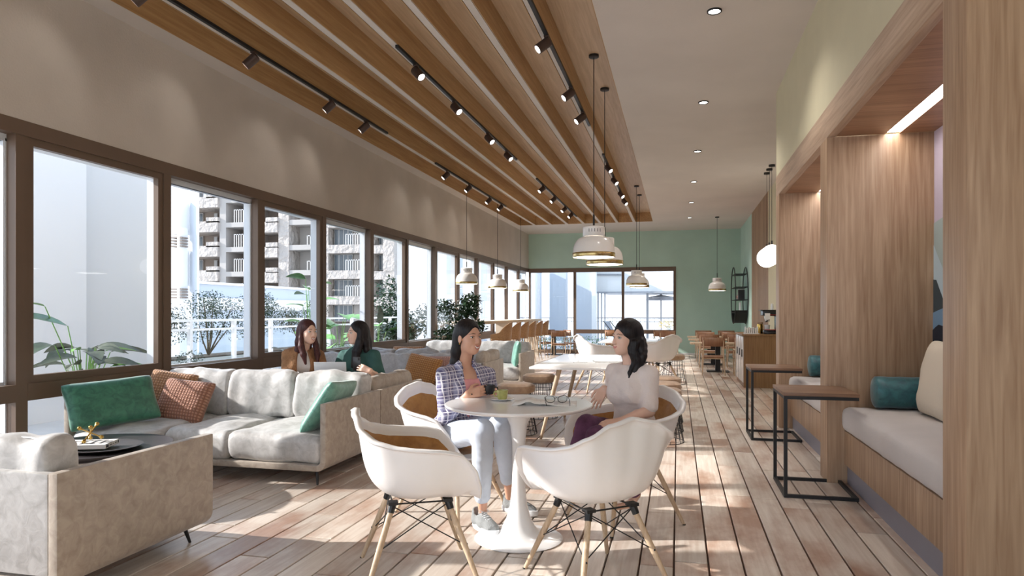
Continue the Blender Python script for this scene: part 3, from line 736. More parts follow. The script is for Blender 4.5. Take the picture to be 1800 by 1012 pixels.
def fan(n, h0, h1, L, Wd, curl, seed, m=None, lean=(.05, .22), azs=None):
    r = random.Random(seed); return [(r.uniform(h0, h1), (azs[i % len(azs)] if azs else r.uniform(0, 2 * PI)) + r.uniform(-.25, .25), r.uniform(*lean), L * r.uniform(.75, 1.2), Wd * r.uniform(.8, 1.2), curl, m) for i in range(n)]
leaf_plant('large-leaved green plant rising outside the nearest window beside the sofa arm', (-4.95, 4.82, -.03), fan(15, .74, .98, .28, .13, .55, 3, 'leafgrey') + fan(4, .75, .95, .22, .07, .4, 4, 'leafbright') + [(1.14, -1.75, .14, .46, .15, .15, 'leaf'), (1.30, -1.9, .30, .22, .10, .3, 'leafbright'), (.98, -1.5, .30, .30, .16, .9, 'leafdark'), (.92, 2.9, .2, .34, .16, .9, 'leafdark')], 'leaf')
leaf_plant('tall fiddle-leaf plant with bright round leaves in front of the third bronze mullion', (-5.5, 9.45, -.03), [(0.75 + .085 * i, i * 2.4, .06 + .05 * ((i * 7) % 3), .28, .19, .3, 'leafbright' if i % 3 else 'leaf') for i in range(13)], 'leafbright')
leaf_plant('broad pale green leaved plant between the two women, outside', (-5.5, 10.4, -.03), fan(14, .62, 1.2, .42, .26, .5, 5, 'leafbright', (.05, .4)), 'leafbright')
shrub('dense dark leafy plant outside behind the woman in green', (-5.3, 12.3, .3), [((0, 0, .45), (.35, .5, .28)), ((0, .4, .6), (.25, .35, .25))], 900, .14, 'leafdark', 31, 3)
leaf_plant('pale variegated plume leaf plant outside near the fourth mullion', (-5.4, 11.7, -.03), [(1.05, -1.0, .2, .55, .13, -.3, 'leafgrey'), (.9, .6, .15, .4, .2, .3, 'leaf'), (1.0, 2.0, .1, .4, .2, .4, 'leafbright')], 'leafbright')
b = thing('planter_box', 'long low concrete planter with gravel just outside the windows', 'planter', (-5.45, 9.9, -.03)); MB().box(-.3, .3, -.95, 1.3, 0, .55).build('box', 'render_grey', b); foliage('ground_cover', 'leaf', b, [((0, .2, .6), (.28, 1.1, .12))], 700, .06, 12)
for y, lb in ((8.55, 'dark-leaved low plant in a stone pot outside beside the woman in the brown cardigan'),):
    leaf_plant(lb, (-5.2, y, -.03), fan(7, .55, .72, .22, .13, .2, 8, 'leafdark'), 'leafdark', True, potr=.17, poth=.5)
# ---- apartment building far off
YA = 72.0
ap = thing('apartment_building', 'beige apartment block with rough rendered balconies seen through the windows', 'building', (PY(500, YA), YA, -12))
O_ = Matrix.Translation((-PY(500, YA), -YA, 12))
def bxp(u0, u1, v0, v1, ya, yb, name, mat, par=None, k=0, Yr=YA):
    dz = -k * 2.96
    x0, x1 = PY(u0, Yr), PY(u1, Yr); xm = (x0 + x1) / 2; z0, z1 = ZZ(v1, xm, Yr) + dz, ZZ(v0, xm, Yr) + dz
    b = MB(); b.box(x0, x1, ya, yb, z0, z1); b.xf(O_); return b.build(name, mat, par or ap)
def raw(x0, x1, ya, yb, z0, z1, name, mat, par=None):
    b = MB(); b.box(x0, x1, ya, yb, z0, z1); b.xf(O_); return b.build(name, mat, par or ap)
zt, zb_ = 15.5, -12
xs = lambda u: PY(u, YA)
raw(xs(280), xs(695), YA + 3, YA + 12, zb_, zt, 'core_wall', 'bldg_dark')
raw(xs(492), xs(510), YA - .3, YA + 3, zb_, zt, 'rough_pier', 'rock'); raw(xs(388), xs(399), YA - .2, YA + 3, zb_, zt, 'plain_pier', 'bldg')
raw(xs(675), xs(695), YA - .3, YA + 12, zb_, zt, 'rough_pier', 'rock'); raw(xs(552), xs(577), YA, YA + 3, zb_, zt, 'rough_pier', 'rock'); raw(xs(636), xs(657), YA, YA + 3, zb_, zt, 'rough_pier', 'rock')
raw(xs(510), xs(552), YA + 2.2, YA + 3, zb_, zt, 'grey_wall', 'bldg'); raw(xs(433), xs(446), YA - .1, YA + 3, zb_, zt, 'plain_pier', 'bldg')
def win(u0, u1, v0, v1, y, k, n=2, mat='winglass'):
    f = bxp(u0, u1, v0, v1, y - .12, y, 'window_frame', 'winframe', None, k)
    for i in range(n):
        a = u0 + (u1 - u0) * i / n + .8; e = u0 + (u1 - u0) * (i + 1) / n - .8; bxp(a, e, v0 + 1, v1 - 1, y - .16, y - .1, 'pane', mat, f, k)
def rail_(u0, u1, v0, v1, y, k):
    x0, x1 = xs(u0), xs(u1); xm = (x0 + x1) / 2; z0, z1 = ZZ(v1, xm, YA) - k * 2.96, ZZ(v0, xm, YA) - k * 2.96
    b = MB(); b.box(x0, x1, y, y + .08, z1 - .1, z1); n = max(2, int((x1 - x0) / .28))
    for i in range(n + 1): x = x0 + (x1 - x0) * i / n; b.box(x - .05, x + .05, y, y + .06, z0, z1)
    b.xf(O_); b.build('balcony_railing', 'winframe', ap)
for k in range(-4, 4):
    for (a, e) in ((300, 388), (446, 492)):
        bxp(a, e, 391, 409.5, YA - .6, YA + 3, 'balcony_parapet', 'rock', None, k); bxp(e - 20, e, 383, 392, YA - .6, YA + .2, 'balcony_parapet', 'rock', None, k)
    win(366, 377, 372, 390, YA + 2.9, k); win(380, 387, 369, 388, YA + 2.9, k, 1, 'curtain'); win(350, 356, 369, 388, YA + 2.9, k, 1, 'curtain')
    win(318, 330, 369, 388, YA + 2.9, k)
    win(470, 482, 371, 390, YA + 2.9, k, 2, 'curtain'); win(484, 491, 369, 388, YA + 2.9, k, 1)
    bxp(399, 433, 391, 399.5, YA - .2, YA + 3, 'balcony_slab', 'bldg', None, k); rail_(413, 433, 368, 391, YA - .15, k); win(404, 415, 362, 382, YA + 2.9, k)
    bxp(510, 552, 386, 395, YA - .2, YA + 3, 'balcony_slab', 'bldg', None, k); rail_(541, 552, 369, 386, YA - .1, k); win(531, 549, 399, 407, YA + 2.15, k)
    bxp(577, 636, 385.5, 400, YA - .5, YA + 3, 'balcony_parapet', 'rock', None, k); win(580, 612, 401, 430, YA + 1.2, k, 4); rail_(611, 636, 366, 386, YA - .45, k)
    raw(xs(612), xs(636), YA + 1.3, YA + 3, ZZ(430, xs(620), YA) - k * 2.96, ZZ(400, xs(620), YA) - k * 2.96, 'grey_wall', 'bldg')
    bxp(657, 675, 385.5, 400, YA - .3, YA + 3, 'balcony_parapet', 'rock', None, k); win(658, 674, 401, 428, YA + 1.4, k, 3)
# low white pavilion with cornice, oblique
def ob_wall(name, P, Q, z0, z1, th, mat, par, off=0.0):
    P, Q = Vector(P[:2]), Vector(Q[:2]); d = (Q - P).normalized(); n = Vector((-d.y, d.x)); P = P - n * off; Q = Q - n * off
    return MB().prism([tuple(P), tuple(Q), tuple(Q + n * th), tuple(P + n * th)], z0, z1).build(name, mat, par)
P1, P2 = W(285, 486, 30), W(566, 516, 44)
lo = thing('low_building', 'low pale blue-white building with a stepped cornice beyond the bushes', 'building', (0, 0, 0))
ob_wall('wall', P1, P2, -12, 2.62, 6, 'render_blue', lo); ob_wall('roof_edge', P1, P2, 2.6, 2.72, .3, 'white', lo, .1)
ob_wall('cornice', P1, P2, 1.55, 1.95, .2, 'render_white', lo, .25); ob_wall('cornice_step', P1, P2, 1.35, 1.55, .2, 'render_white', lo, .12)
for (u0, u1) in ((375, 392), (500, 516), (536, 545)):
    a, e = W(u0, 540, 33 + (u0 - 350) * .06), W(u1, 540, 33 + (u1 - 350) * .06); MB().box(min(a.x, e.x), max(a.x, e.x), a.y - .3, e.y + .3, -1, 1.2).build('window', 'bldg_dark', lo)
# white tower with louvres
tw = thing('white_tower', 'tall smooth blue-white tower with dark louvres beside the apartments', 'building', (0, 0, 0)); Q1 = W(302, 330, 30); Q0 = W(275, 330, 30); Q2 = W(350, 333, 28)
tz = Q2.z
MB().prism([tuple(Q0[:2]), tuple(W(333, 0, 29)[:2]), tuple(Q2[:2]), tuple(W(347, 0, 33)[:2]), tuple(W(270, 0, 36)[:2])], -12, tz).build('wall', 'render_blue', tw)
for v0, v1 in ((352, 412), (438, 502)):
    a, e = W(303, v1, 28.6), W(325, v0, 28.6); MB().box(a.x, e.x, a.y - .2, a.y + .4, a.z, e.z).build('panel', 'render_white', tw)
MB().box(W(311, 0, 28.2).x, W(316, 0, 28.2).x, W(313, 0, 28.2).y, W(313, 0, 28.2).y + .5, -5, tz - 1.5).build('fin', 'white', tw)
for v in (418, 423, 428, 433, 508, 513, 518, 523):
    a, e = W(302, v + 1.2, 28.4), W(326, v - 1.2, 28.4); MB().box(a.x, e.x, a.y - .1, a.y + .3, a.z, e.z).build('louvre', 'bldg_dark', tw)
# white blocks behind the later windows
for i, (u0, u1, w_, vt, lb, mt) in enumerate(((718, 757, 34, 330, 'plain bright white building seen through the window behind the shrub', 'render_white'), (768, 786, 36, 380, 'narrow beige-white building strip seen behind the shrub', 'render_grey'),
                                   (836, 846, 40, 400, 'thin pale tower beyond the bar windows', 'render_grey'), (868, 884, 44, 420, 'distant grey-white slab beyond the bar windows', 'render_grey'), (896, 912, 46, 420, 'farthest pale slab at the end of the bar windows', 'render_white'))):
    a, e = W(u0, vt, w_), W(u1, vt, w_); o = MB().box(a.x, e.x, a.y, a.y + 1.6, -12, a.z).build('white_building', mt); tag(o, lb, 'building')
bb = thing('office_building', 'blue-grey building edge with small dark windows behind the shrub', 'building', (0, 0, 0)); a, e = W(786, 400, 37), W(799, 400, 37); MB().box(a.x, e.x, a.y, a.y + 1.6, -12, a.z + 1).build('wall', 'render_blue', bb)
for v in (468, 505): p = W(791, v, 36.9); MB().box(p.x - .25, p.x + .25, p.y - .1, p.y + .2, p.z - .45, p.z + .45).build('window', 'bldg_dark', bb)
# trees outside beyond the bar
shrub('dark tree outside beyond the bar windows, seen beside the middle pendant', (-9.9, 22.5, 0), [((0, 0, 1.6), (.6, .6, .9)), ((0, .3, .8), (.7, .7, .6))], 1500, .16, 'leafdark', 51, 2)
shrub('low round tree far outside near the farthest pendant', (-9.8, 27, 0), [((0, 0, .9), (1.2, 1.2, .8))], 1500, .16, 'leafgrey', 52, 2)
# ---- beyond the far window
fd = struct('far_terrace_floor'); MB().box(-9.4, 6, YF + .17, 34, -.12, -.03).build('terrace_slab', 'deckgrey', fd)
hg = thing('hedge', 'low clipped green hedge at the foot of the far window', 'hedge', (-2.2, 21.3, -.03)); foliage('foliage', 'leaf', hg, [((x * .5, 0, .28), (.4, .28, .26)) for x in range(-5, 5)], 3500, .06, 60); MB().box(-2.6, 2.4, -.2, .2, 0, .1).build('soil', 'soil', hg)
def fwall(u0, u1, v0, v1, Y, lb, mat, cat='wall', th=.4):
    x0, x1 = PY(u0, Y), PY(u1, Y); xm = (x0 + x1) / 2; o = MB().box(x0, x1, Y, Y + th, ZZ(v1, xm, Y), ZZ(v0, xm, Y)).build('outer_wall', mat); tag(o, lb, cat); return o
fwall(930, 941, 470, 590, 24.0, 'narrow white pier outside the corner of the far window', 'render_white'); fwall(941, 949, 470, 600, 24.5, 'blue-grey pier outside the far window corner', 'render_blue')
fwall(966, 995, 455, 598, 25.0, 'broad pale blue wall outside the first bay of the far window', 'render_blue')
fwall(1013, 1040, 455, 598, 25.0, 'broad pale wall outside the second bay of the far window', 'render_blue'); fwall(1040, 1047, 455, 598, 24.9, 'narrow bright white pier outside the second bay', 'render_white')
pv = thing('pavilion', 'grey-roofed open pavilion on the terrace beyond the far window', 'pavilion', (-1, 25.5, 0)); O2 = Matrix.Translation((1, -25.5, 0))
def pvb(u0, u1, v0, v1, Y, nm, mat, th=.15):
    x0, x1 = PY(u0, Y), PY(u1, Y); xm = (x0 + x1) / 2; MB().box(x0, x1, Y, Y + th, ZZ(v1, xm, Y), ZZ(v0, xm, Y)).xf(O2).build(nm, mat, pv)
pvb(1047, 1200, 455, 512, 25.5, 'fascia', 'render_grey', 5); pvb(1047, 1200, 512, 515, 25.4, 'fascia_edge', 'deckgrey', .1)
for u in (1050, 1056, 1062): pvb(u, u + 2, 514, 600, 25.6 + (u - 1050) * .05, 'post', 'deckgrey')
pvb(1136, 1140, 514, 600, 26.0, 'post', 'deckgrey')
for i in range(30): pvb(1049 + i * 2.0, 1050 + i * 2.0, 481, 484, 25.45, 'vent_slot', 'deckgrey', .06) if i < 22 else None
fwall(1062, 1200, 516, 562, 40.0, 'long sunlit white wall far beyond the pavilion', 'render_white')
r2 = thing('metal_railing', 'thin dark metal railing on the terrace beyond the pavilion', 'railing', (-1, 30, -.03))
b = MB(); b.box(-6, 5, 0, .04, 1.0, 1.05); b.box(-6, 5, 0, .03, .85, .88)
for i in range(56): b.box(-6 + i * .2, -6 + i * .2 + .018, 0, .02, 0, 1.0)
b.build('railing_bars', 'deckgrey', r2)
def sling(lb, x, y, rz):
    t = thing('terrace_chair', lb, 'chair', (x, y, -.03), rz)
    b = MB(); b.tube([(-.25, -.3, 0), (-.25, -.1, .45), (-.25, .35, .95)], .018, 6); b.tube([(.25, -.3, 0), (.25, -.1, .45), (.25, .35, .95)], .018, 6); b.tube([(-.25, .3, 0), (-.25, -.25, .42)], .018, 6); b.tube([(.25, .3, 0), (.25, -.25, .42)], .018, 6); b.build('frame', 'black', t)
    b = MB(); b.add([(-.24, -.25, .42), (.24, -.25, .42), (.24, .08, .40), (-.24, .08, .40), (.24, .36, .95), (-.24, .36, .95)], [(0, 1, 2, 3), (3, 2, 4, 5)]); b.build('sling_seat', 'deckgrey', t)
sling('dark sling chair on the terrace outside, nearer the pavilion posts', PY(1082, 24.5), 24.5, 1.2); sling('dark sling chair on the terrace outside beside the middle mullion', PY(1108, 25.5), 25.5, 1.9)
um = thing('parasol', 'small grey parasol standing beyond the pavilion posts', 'parasol', (PY(1162, 29), 29, -.03)); MB().lathe([(0, 2.0), (.55, 1.9), (.62, 1.8), (.62, 1.77), (0, 1.95)], 8).build('canopy', 'deckgrey', um); MB().tube([(0, 0, 0), (0, 0, 2.1)], .03, 8).build('pole', 'deckgrey', um)
tt = thing('terrace_table', 'white terrace table outside the last bay of the far window', 'table', (PY(1160, 22.6), 22.6, -.03)); MB().box(-.75, .75, -.3, .3, .66, .70).build('tabletop', 'white', tt, bevel=.005)
for sx in (-.25, .25): MB().tube([(sx, 0, 0), (sx * .6, 0, .66)], .025, 8).build('leg', 'white', tt)
yb_ = thing('flower_pot', 'round pot of yellow flowers on the terrace table outside', 'plant', (PY(1172, 22.6), 22.6, .67)); MB().lathe([(0, 0), (.12, 0), (.16, .13), (0, .13)], 20).build('pot', 'pot', yb_); foliage('blossoms', 'yellowleaf', yb_, [((0, 0, .17), (.3, .22, .16))], 400, .05, 70)
# ================================================================== SOFAS
def shell_u(x0, x1, y0, y1, zt, zb, th, rc, left, right):
    """U of upholstered shell (arms + base) swept along y, rounded where arm meets base"""
    def path(o):
        P = []
        X0, X1, ZB = x0 + o, x1 - o, zb + o; r = max(rc - o, .01)
        if left:
            P.append((X0, zt))
            for k in range(7):
                a = PI + PI / 2 * k / 6; P.append((X0 + r + r * math.cos(a), ZB + r + r * math.sin(a)))
        else: P.append((x0, ZB))
        if right:
            for k in range(7):
                a = -PI / 2 + PI / 2 * k / 6; P.append((X1 - r + r * math.cos(a), ZB + r + r * math.sin(a)))
            P.append((X1, zt))
        else: P.append((x1, ZB))
        return P
    A, B = path(0), path(th); n = len(A); b = MB(); vs = []
    for y in (y0, y1): vs += [(x, y, z) for x, z in A] + [(x, y, z) for x, z in B]
    fs = []
    for i in range(n - 1):
        fs += [(i, i + 1, i + 1 + 2 * n, i + 2 * n), (n + i, n + i + 2 * n, n + i + 1 + 2 * n, n + i + 1), (i, n + i, n + i + 1, i + 1), (2 * n + i, 2 * n + i + 1, 3 * n + i + 1, 3 * n + i)]
    fs += [(0, 2 * n, 3 * n, n), (n - 1, 2 * n - 1, 4 * n - 1, 3 * n - 1)]
    return b.add(vs, fs)
def sofa_leg(t, x, y, dx, dy):
    MB().tube([(x, y, .11), (x + dx, y + dy, 0.0)], [.013, .007], 10).build('leg', 'black', t, True)
def sofa(label, cat, X0, X1, Yf, Yb, ncush, seat='sofa', back='sofa', shell='sofa_shell', backh=.75, group='velvet lounge sofas along the windows', left=True, seed=0, chaise=None, seats=None, bin_=0.0, bdz=0.0):
    """Yf front edge, Yb back edge in the room; a sofa with Yf > Yb faces down the room"""
    flip = Yf > Yb; D = abs(Yb - Yf); cx = (X0 + X1) / 2; w = X1 - X0
    t = thing('sofa', label, cat, (cx, Yf, 0), PI if flip else 0, group)
    x0, x1 = -w / 2, w / 2; L_on, R_on = (left, True) if not flip else (True, left)
    if chaise:
        sx, ex = chaise    # split x (local) and how far the long end sticks out
        shell_u(sx, x1, 0, D, .58, .10, .045, .075, False, R_on).build('shell', shell, t, bevel=.008)
        shell_u(x0, sx, -ex, D, .58, .10, .045, .075, L_on, False).build('shell', shell, t, bevel=.008)
    else: shell_u(x0, x1, 0, D, .58, .10, .045, .075, L_on, R_on).build('shell', shell, t, bevel=.008)
    MB().box(x0 + .05, x1 - .05, D - .05, D - .002, .16, .575).build('back_panel', seat, t, bevel=.012)
    xi0, xi1 = x0 + (.05 if L_on else 0), x1 - (.05 if R_on else 0)
    sp = seats or [xi0 + (xi1 - xi0) * i / max(1, ncush - 1) for i in range(max(2, ncush))] if not seats else seats
    for i in range(len(sp) - 1):
        a, e = sp[i], sp[i + 1]; f0 = -chaise[1] if (chaise and e <= chaise[0] + .02) else 0
        softbox(e - a - .006, D - .075 - f0, .205, .045, 24, .035, .011, seed + i).build('seat_cushion', seat, t, True, ((a + e) / 2, (D - .07 + f0) / 2 + .012, .146))
    xi0 += bin_; xi1 -= bin_; nb = ncush; bw = (xi1 - xi0) / nb
    bx = [xi1 - .0, ]
    for i in range(nb):
        a = xi0 + bw * i; o = softbox(bw - .008, .165, .365, .038, 20, .022, .020, seed + 9 + i).build('back_cushion', back, t, True, (a + bw / 2, D - .155, .355 + bdz), (-.10, 0, 0))
        # puckered piping along the top edge
        b = MB(); b.tube([(a - (a + bw / 2) + .02 + (bw - .04) * k / 14, .02 + .004 * math.sin(k * 2.1), .365 + .016 * math.sin(PI * k / 14) + .003 * math.sin(k * 3.3)) for k in range(15)], .006, 6); b.build('piping', back, o, True)
    for sx, sy in ((x0 + .14, .06), (x1 - .10, .06), (x0 + .14, D - .08), (x1 - .10, D - .08)): sofa_leg(t, sx, sy, .02 * (1 if sx > 0 else -1), -.03 if sy < D / 2 else .03)
    return t
XS0, XS1 = -4.36, -2.40
s1 = sofa('pale grey three-cushion sofa with green pillows at both ends, facing the dark coffee table', 'sofa', XS0, XS1, 4.34, 5.245, 3, chaise=(-.37, .27), seats=[-.93, -.37, .18, .93], seed=1)
sA = sofa('grey sofa seen from behind, cropped by the bottom left of the picture', 'sofa', -4.30, XS1, 3.15, 2.21, 2, seed=5, bin_=.055, bdz=-.03)
sB = thing('sofa', 'taupe daybed back-to-back with the pale sofa, where the two women sit', 'sofa', (-3.38, 5.25, 0), 0, 'velvet lounge sofas along the windows')
shell_u(-.98, .98, .005, .95, .58, .10, .045, .075, True, True).build('shell', 'sofa_shell', sB, bevel=.008)
softbox(1.85, .93, .205, .05, 22, .02, .008, 3).build('seat_cushion', 'sofa_grey', sB, True, (0, .475, .146))
sc_ = softbox(.82, .13, .26, .055, 18, .01, .012, 4).build('side_cushion', 'sofa_shell', sB, True, (.855, .44, .42), (0, 0, PI / 2))
for sx, sy in ((-.84, .1), (.86, .1), (-.84, .85), (.86, .85)): sofa_leg(sB, sx, sy, .02 * (1 if sx > 0 else -1), 0)
sC = sofa('cool grey sofa behind the two women, with an orange knit pillow', 'sofa', XS0, XS1, 6.72, 7.72, 3, 'sofa_grey', 'sofa_grey', backh=.78, seed=12)
sD = sofa('taupe-backed sofa standing with its back to the cool grey one', 'sofa', XS0, XS1, 9.36, 8.42, 3, 'sofa_grey', 'sofa_grey', seed=20)
o = softbox(.80, .13, .17, .055, 18, .01, .012, 4).build('side_cushion', 'sofa_shell', sD, True, (-.90, .52, .545), (0, 0, PI / 2))
sE = sofa('pale sofa with a mint pillow, half hidden past the woman in plaid', 'sofa', XS0, XS1, 10.49, 11.5, 2, seed=30)
# throw pillows
def tp(w, h, t, mat, lb, loc, rx, rz, seed=0, roll=0):
    o = pillow(w, h, t, seed=seed).build('throw_pillow', mat, None, True); tag(o, lb, 'pillow', None)
    place(o, Matrix.Translation(loc) @ Matrix.Rotation(rz, 4, 'Z') @ Matrix.Rotation(rx, 4, 'X') @ Matrix.Rotation(roll, 4, 'Z')); return o
tp(.66, .37, .16, 'greenvel', 'dark green velvet lumbar pillow leaning at the window end of the sofa', (-4.15, 4.30, .545), math.radians(66), math.radians(66), 1, math.radians(3))
tp(.42, .42, .14, 'knit_tan', 'tan waffle-knit pillow, the one behind, next to the green lumbar', (-4.17, 4.90, .53), math.radians(66), math.radians(12), 2, math.radians(-8))
tp(.44, .37, .14, 'knit_rust', 'rust waffle-knit pillow overlapping the tan one on the sofa', (-3.90, 4.76, .505), math.radians(60), math.radians(8), 3, math.radians(-6))
tp(.60, .44, .13, 'mint', 'sea-green velvet square pillow propped against the sofa arm nearest the white chair', (-2.565, 4.70, .52), math.radians(58), math.radians(-84), 4, math.radians(5))
tp(.44, .40, .14, 'knit_orange', 'orange ribbed pillow on the cool grey sofa behind the daybed', (-2.76, 7.10, .56), math.radians(68), math.radians(-8), 5, math.radians(-10))
tp(.40, .38, .12, 'knit_pink', 'dusty pink ribbed pillow beside the orange one', (-2.55, 7.25, .56), math.radians(66), math.radians(10), 6)
tp(.42, .42, .12, 'mint', 'mint pillow against the arm of the pale sofa beyond the woman in plaid', (-2.55, 10.78, .56), math.radians(80), math.radians(-72), 7)
tp(.45, .3, .12, 'knit_tan', 'small tan striped pillow on the back-to-back sofa beside the shrub', (-3.6, 8.75, .62), math.radians(70), math.radians(6), 8)
tp(.45, .3, .12, 'greenvel', 'dark green pillow on the back-to-back sofa nearer the windows', (-4.05, 8.8, .60), math.radians(40), math.radians(6), 9)
tp(.34, .3, .1, 'teal', 'small dark green pillow at the window end of the daybed', (-4.12, 5.62, .47), math.radians(75), math.radians(60), 10)
# coffee table with tray, book and brass jack
ct = thing('coffee_table', 'round dark coffee table between the two nearest sofas', 'table', (-3.62, 3.62, 0))
MB().lathe([(0, .335), (.42, .335), (.44, .345), (.445, .36), (.44, .37), (0, .37)], 64).build('tabletop', 'darktable', ct, True)
for k in range(4): a = PI / 4 + k * PI / 2; MB().tube([(.30 * math.cos(a), .30 * math.sin(a), .336), (.36 * math.cos(a), .36 * math.sin(a), 0)], [.016, .010], 10).build('leg', 'black', ct, True)
MB().tube([(.33 * math.cos(2 * PI * k / 32), .33 * math.sin(2 * PI * k / 32), .17) for k in range(32)], .006, 6, True).build('ring_stretcher', 'black', ct, True)
ty = thing('tray', 'round dark serving tray on the coffee table, holding the book', 'tray', (-3.47, 3.53, .371))
MB().lathe([(0, 0), (.13, 0), (.205, .016), (.215, .024), (.208, .026), (.14, .010), (0, .010)], 56).build('dish', 'tray', ty, True)
bk = thing('book', 'white-covered book with bold black letter shapes on the dark tray', 'book', (-3.52, 3.47, .398), math.radians(22))
MB().box(-.13, .13, -.10, .10, 0, .003).build('cover', 'paper', bk); MB().box(-.13, .13, -.10, .10, .022, .025).build('cover', 'paper', bk)
MB().box(-.127, .124, -.097, .097, .003, .022).build('pages', 'paper', bk); MB().box(.126, .13, -.10, .10, 0, .025).build('spine', 'paper', bk)
b = MB()
for (x, y, w, h) in ((-.10, -.06, .018, .10), (-.10, -.06, .05, .014), (-.10, .026, .05, .014), (-.035, -.06, .016, .10), (.0, -.06, .05, .014), (.017, -.06, .016, .10), (.07, -.05, .016, .09), (.07, .03, .05, .014), (-.06, .06, .05, .014), (.02, .06, .06, .016)):
    b.box(x, x + w, y, y + h, .0250, .0256)
b.build('cover_lettering', 'ink', bk)
b = MB(); b.box(.13, .1306, -.09, -.055, .005, .020)
for k in range(11): 
    if k != 4 and k != 7: b.box(.13, .1306, -.04 + k * .0095, -.04 + k * .0095 + .006, .009, .016)
b.box(.13, .1306, .075, .092, .005, .020); b.build('spine_lettering', 'ink', bk)
jk = thing('jack_ornament', 'polished brass six-armed jack ornament standing on the book', 'ornament', (-3.525, 3.48, .423))
R0 = Matrix.Rotation(.75, 3, 'X') @ Matrix.Rotation(.62, 3, 'Y'); ax = [R0 @ Vector(v) for v in ((1, 0, 0), (0, 1, 0), (0, 0, 1))]
mz = max(abs(a.z) for a in ax); la = .068; cz = mz * la + .011
for a in ax:
    b = MB()
    b.tube([Vector((0, 0, cz)) - a * la * .85, Vector((0, 0, cz)), Vector((0, 0, cz)) + a * la * .85], .0042, 10)
    for s in (-1, 1):
        e = Vector((0, 0, cz)) + a * la * s; b.tube([Vector((0, 0, cz)) + a * la * s * .7, e], [.0045, .010], 12); b.sphere(e, .0125, 14, 10)
    b.build('arm', 'gold', jk, True)

# ================================================================== MOULDED ARMCHAIRS
KEY = [(0, .240, .390), (22, .270, .388), (36, .318, .396), (46, .342, .450), (55, .346, .545), (65, .332, .605), (78, .312, .622), (95, .300, .630), (112, .302, .640), (128, .322, .662), (142, .326, .702), (158, .296, .752), (180, .272, .775)]
def key(a):
    a = abs((a + 180) % 360 - 180)
    for i in range(len(KEY) - 1):
        if KEY[i][0] <= a <= KEY[i + 1][0]:
            t = (a - KEY[i][0]) / (KEY[i + 1][0] - KEY[i][0]); t = t * t * (3 - 2 * t) * .5 + t * .5
            return tuple(KEY[i][k] * (1 - t) + KEY[i + 1][k] * t for k in (1, 2))
def shellpt(a, t, off=0.0, Z0=.372):
    R, Hh = key(a); A = abs((a + 180) % 360 - 180)
    side = max(0.0, min(1.0, (Hh - .392) / .12)); Rw = .232 + .022 * math.sin(math.radians(A)) ** 2 + (0.0 if A > 90 else .0)
    P0 = (0, Z0); P1 = (Rw * (.98 if side > .3 else .7), Z0 - .004); P2 = (Rw * (1.02 if side > .3 else .95) + .018 * side, Z0 + (Hh - Z0) * .22 * side + .012 * (1 - side)); P3 = (R, Hh)
    u = 1 - t; r = 3 * u * u * t * P1[0] + 3 * u * t * t * P2[0] + t ** 3 * P3[0]; z = u ** 3 * P0[1] + 3 * u * u * t * P1[1] + 3 * u * t * t * P2[1] + t ** 3 * P3[1]
    if side < .3 and t > .8: z -= .10 * (t - .8) * (1 - side)
    ra = math.radians(a); r -= off * min(1, t * 2.0); z += off * (1 - .6 * t)
    return Vector((r * math.cos(ra), r * math.sin(ra), z))
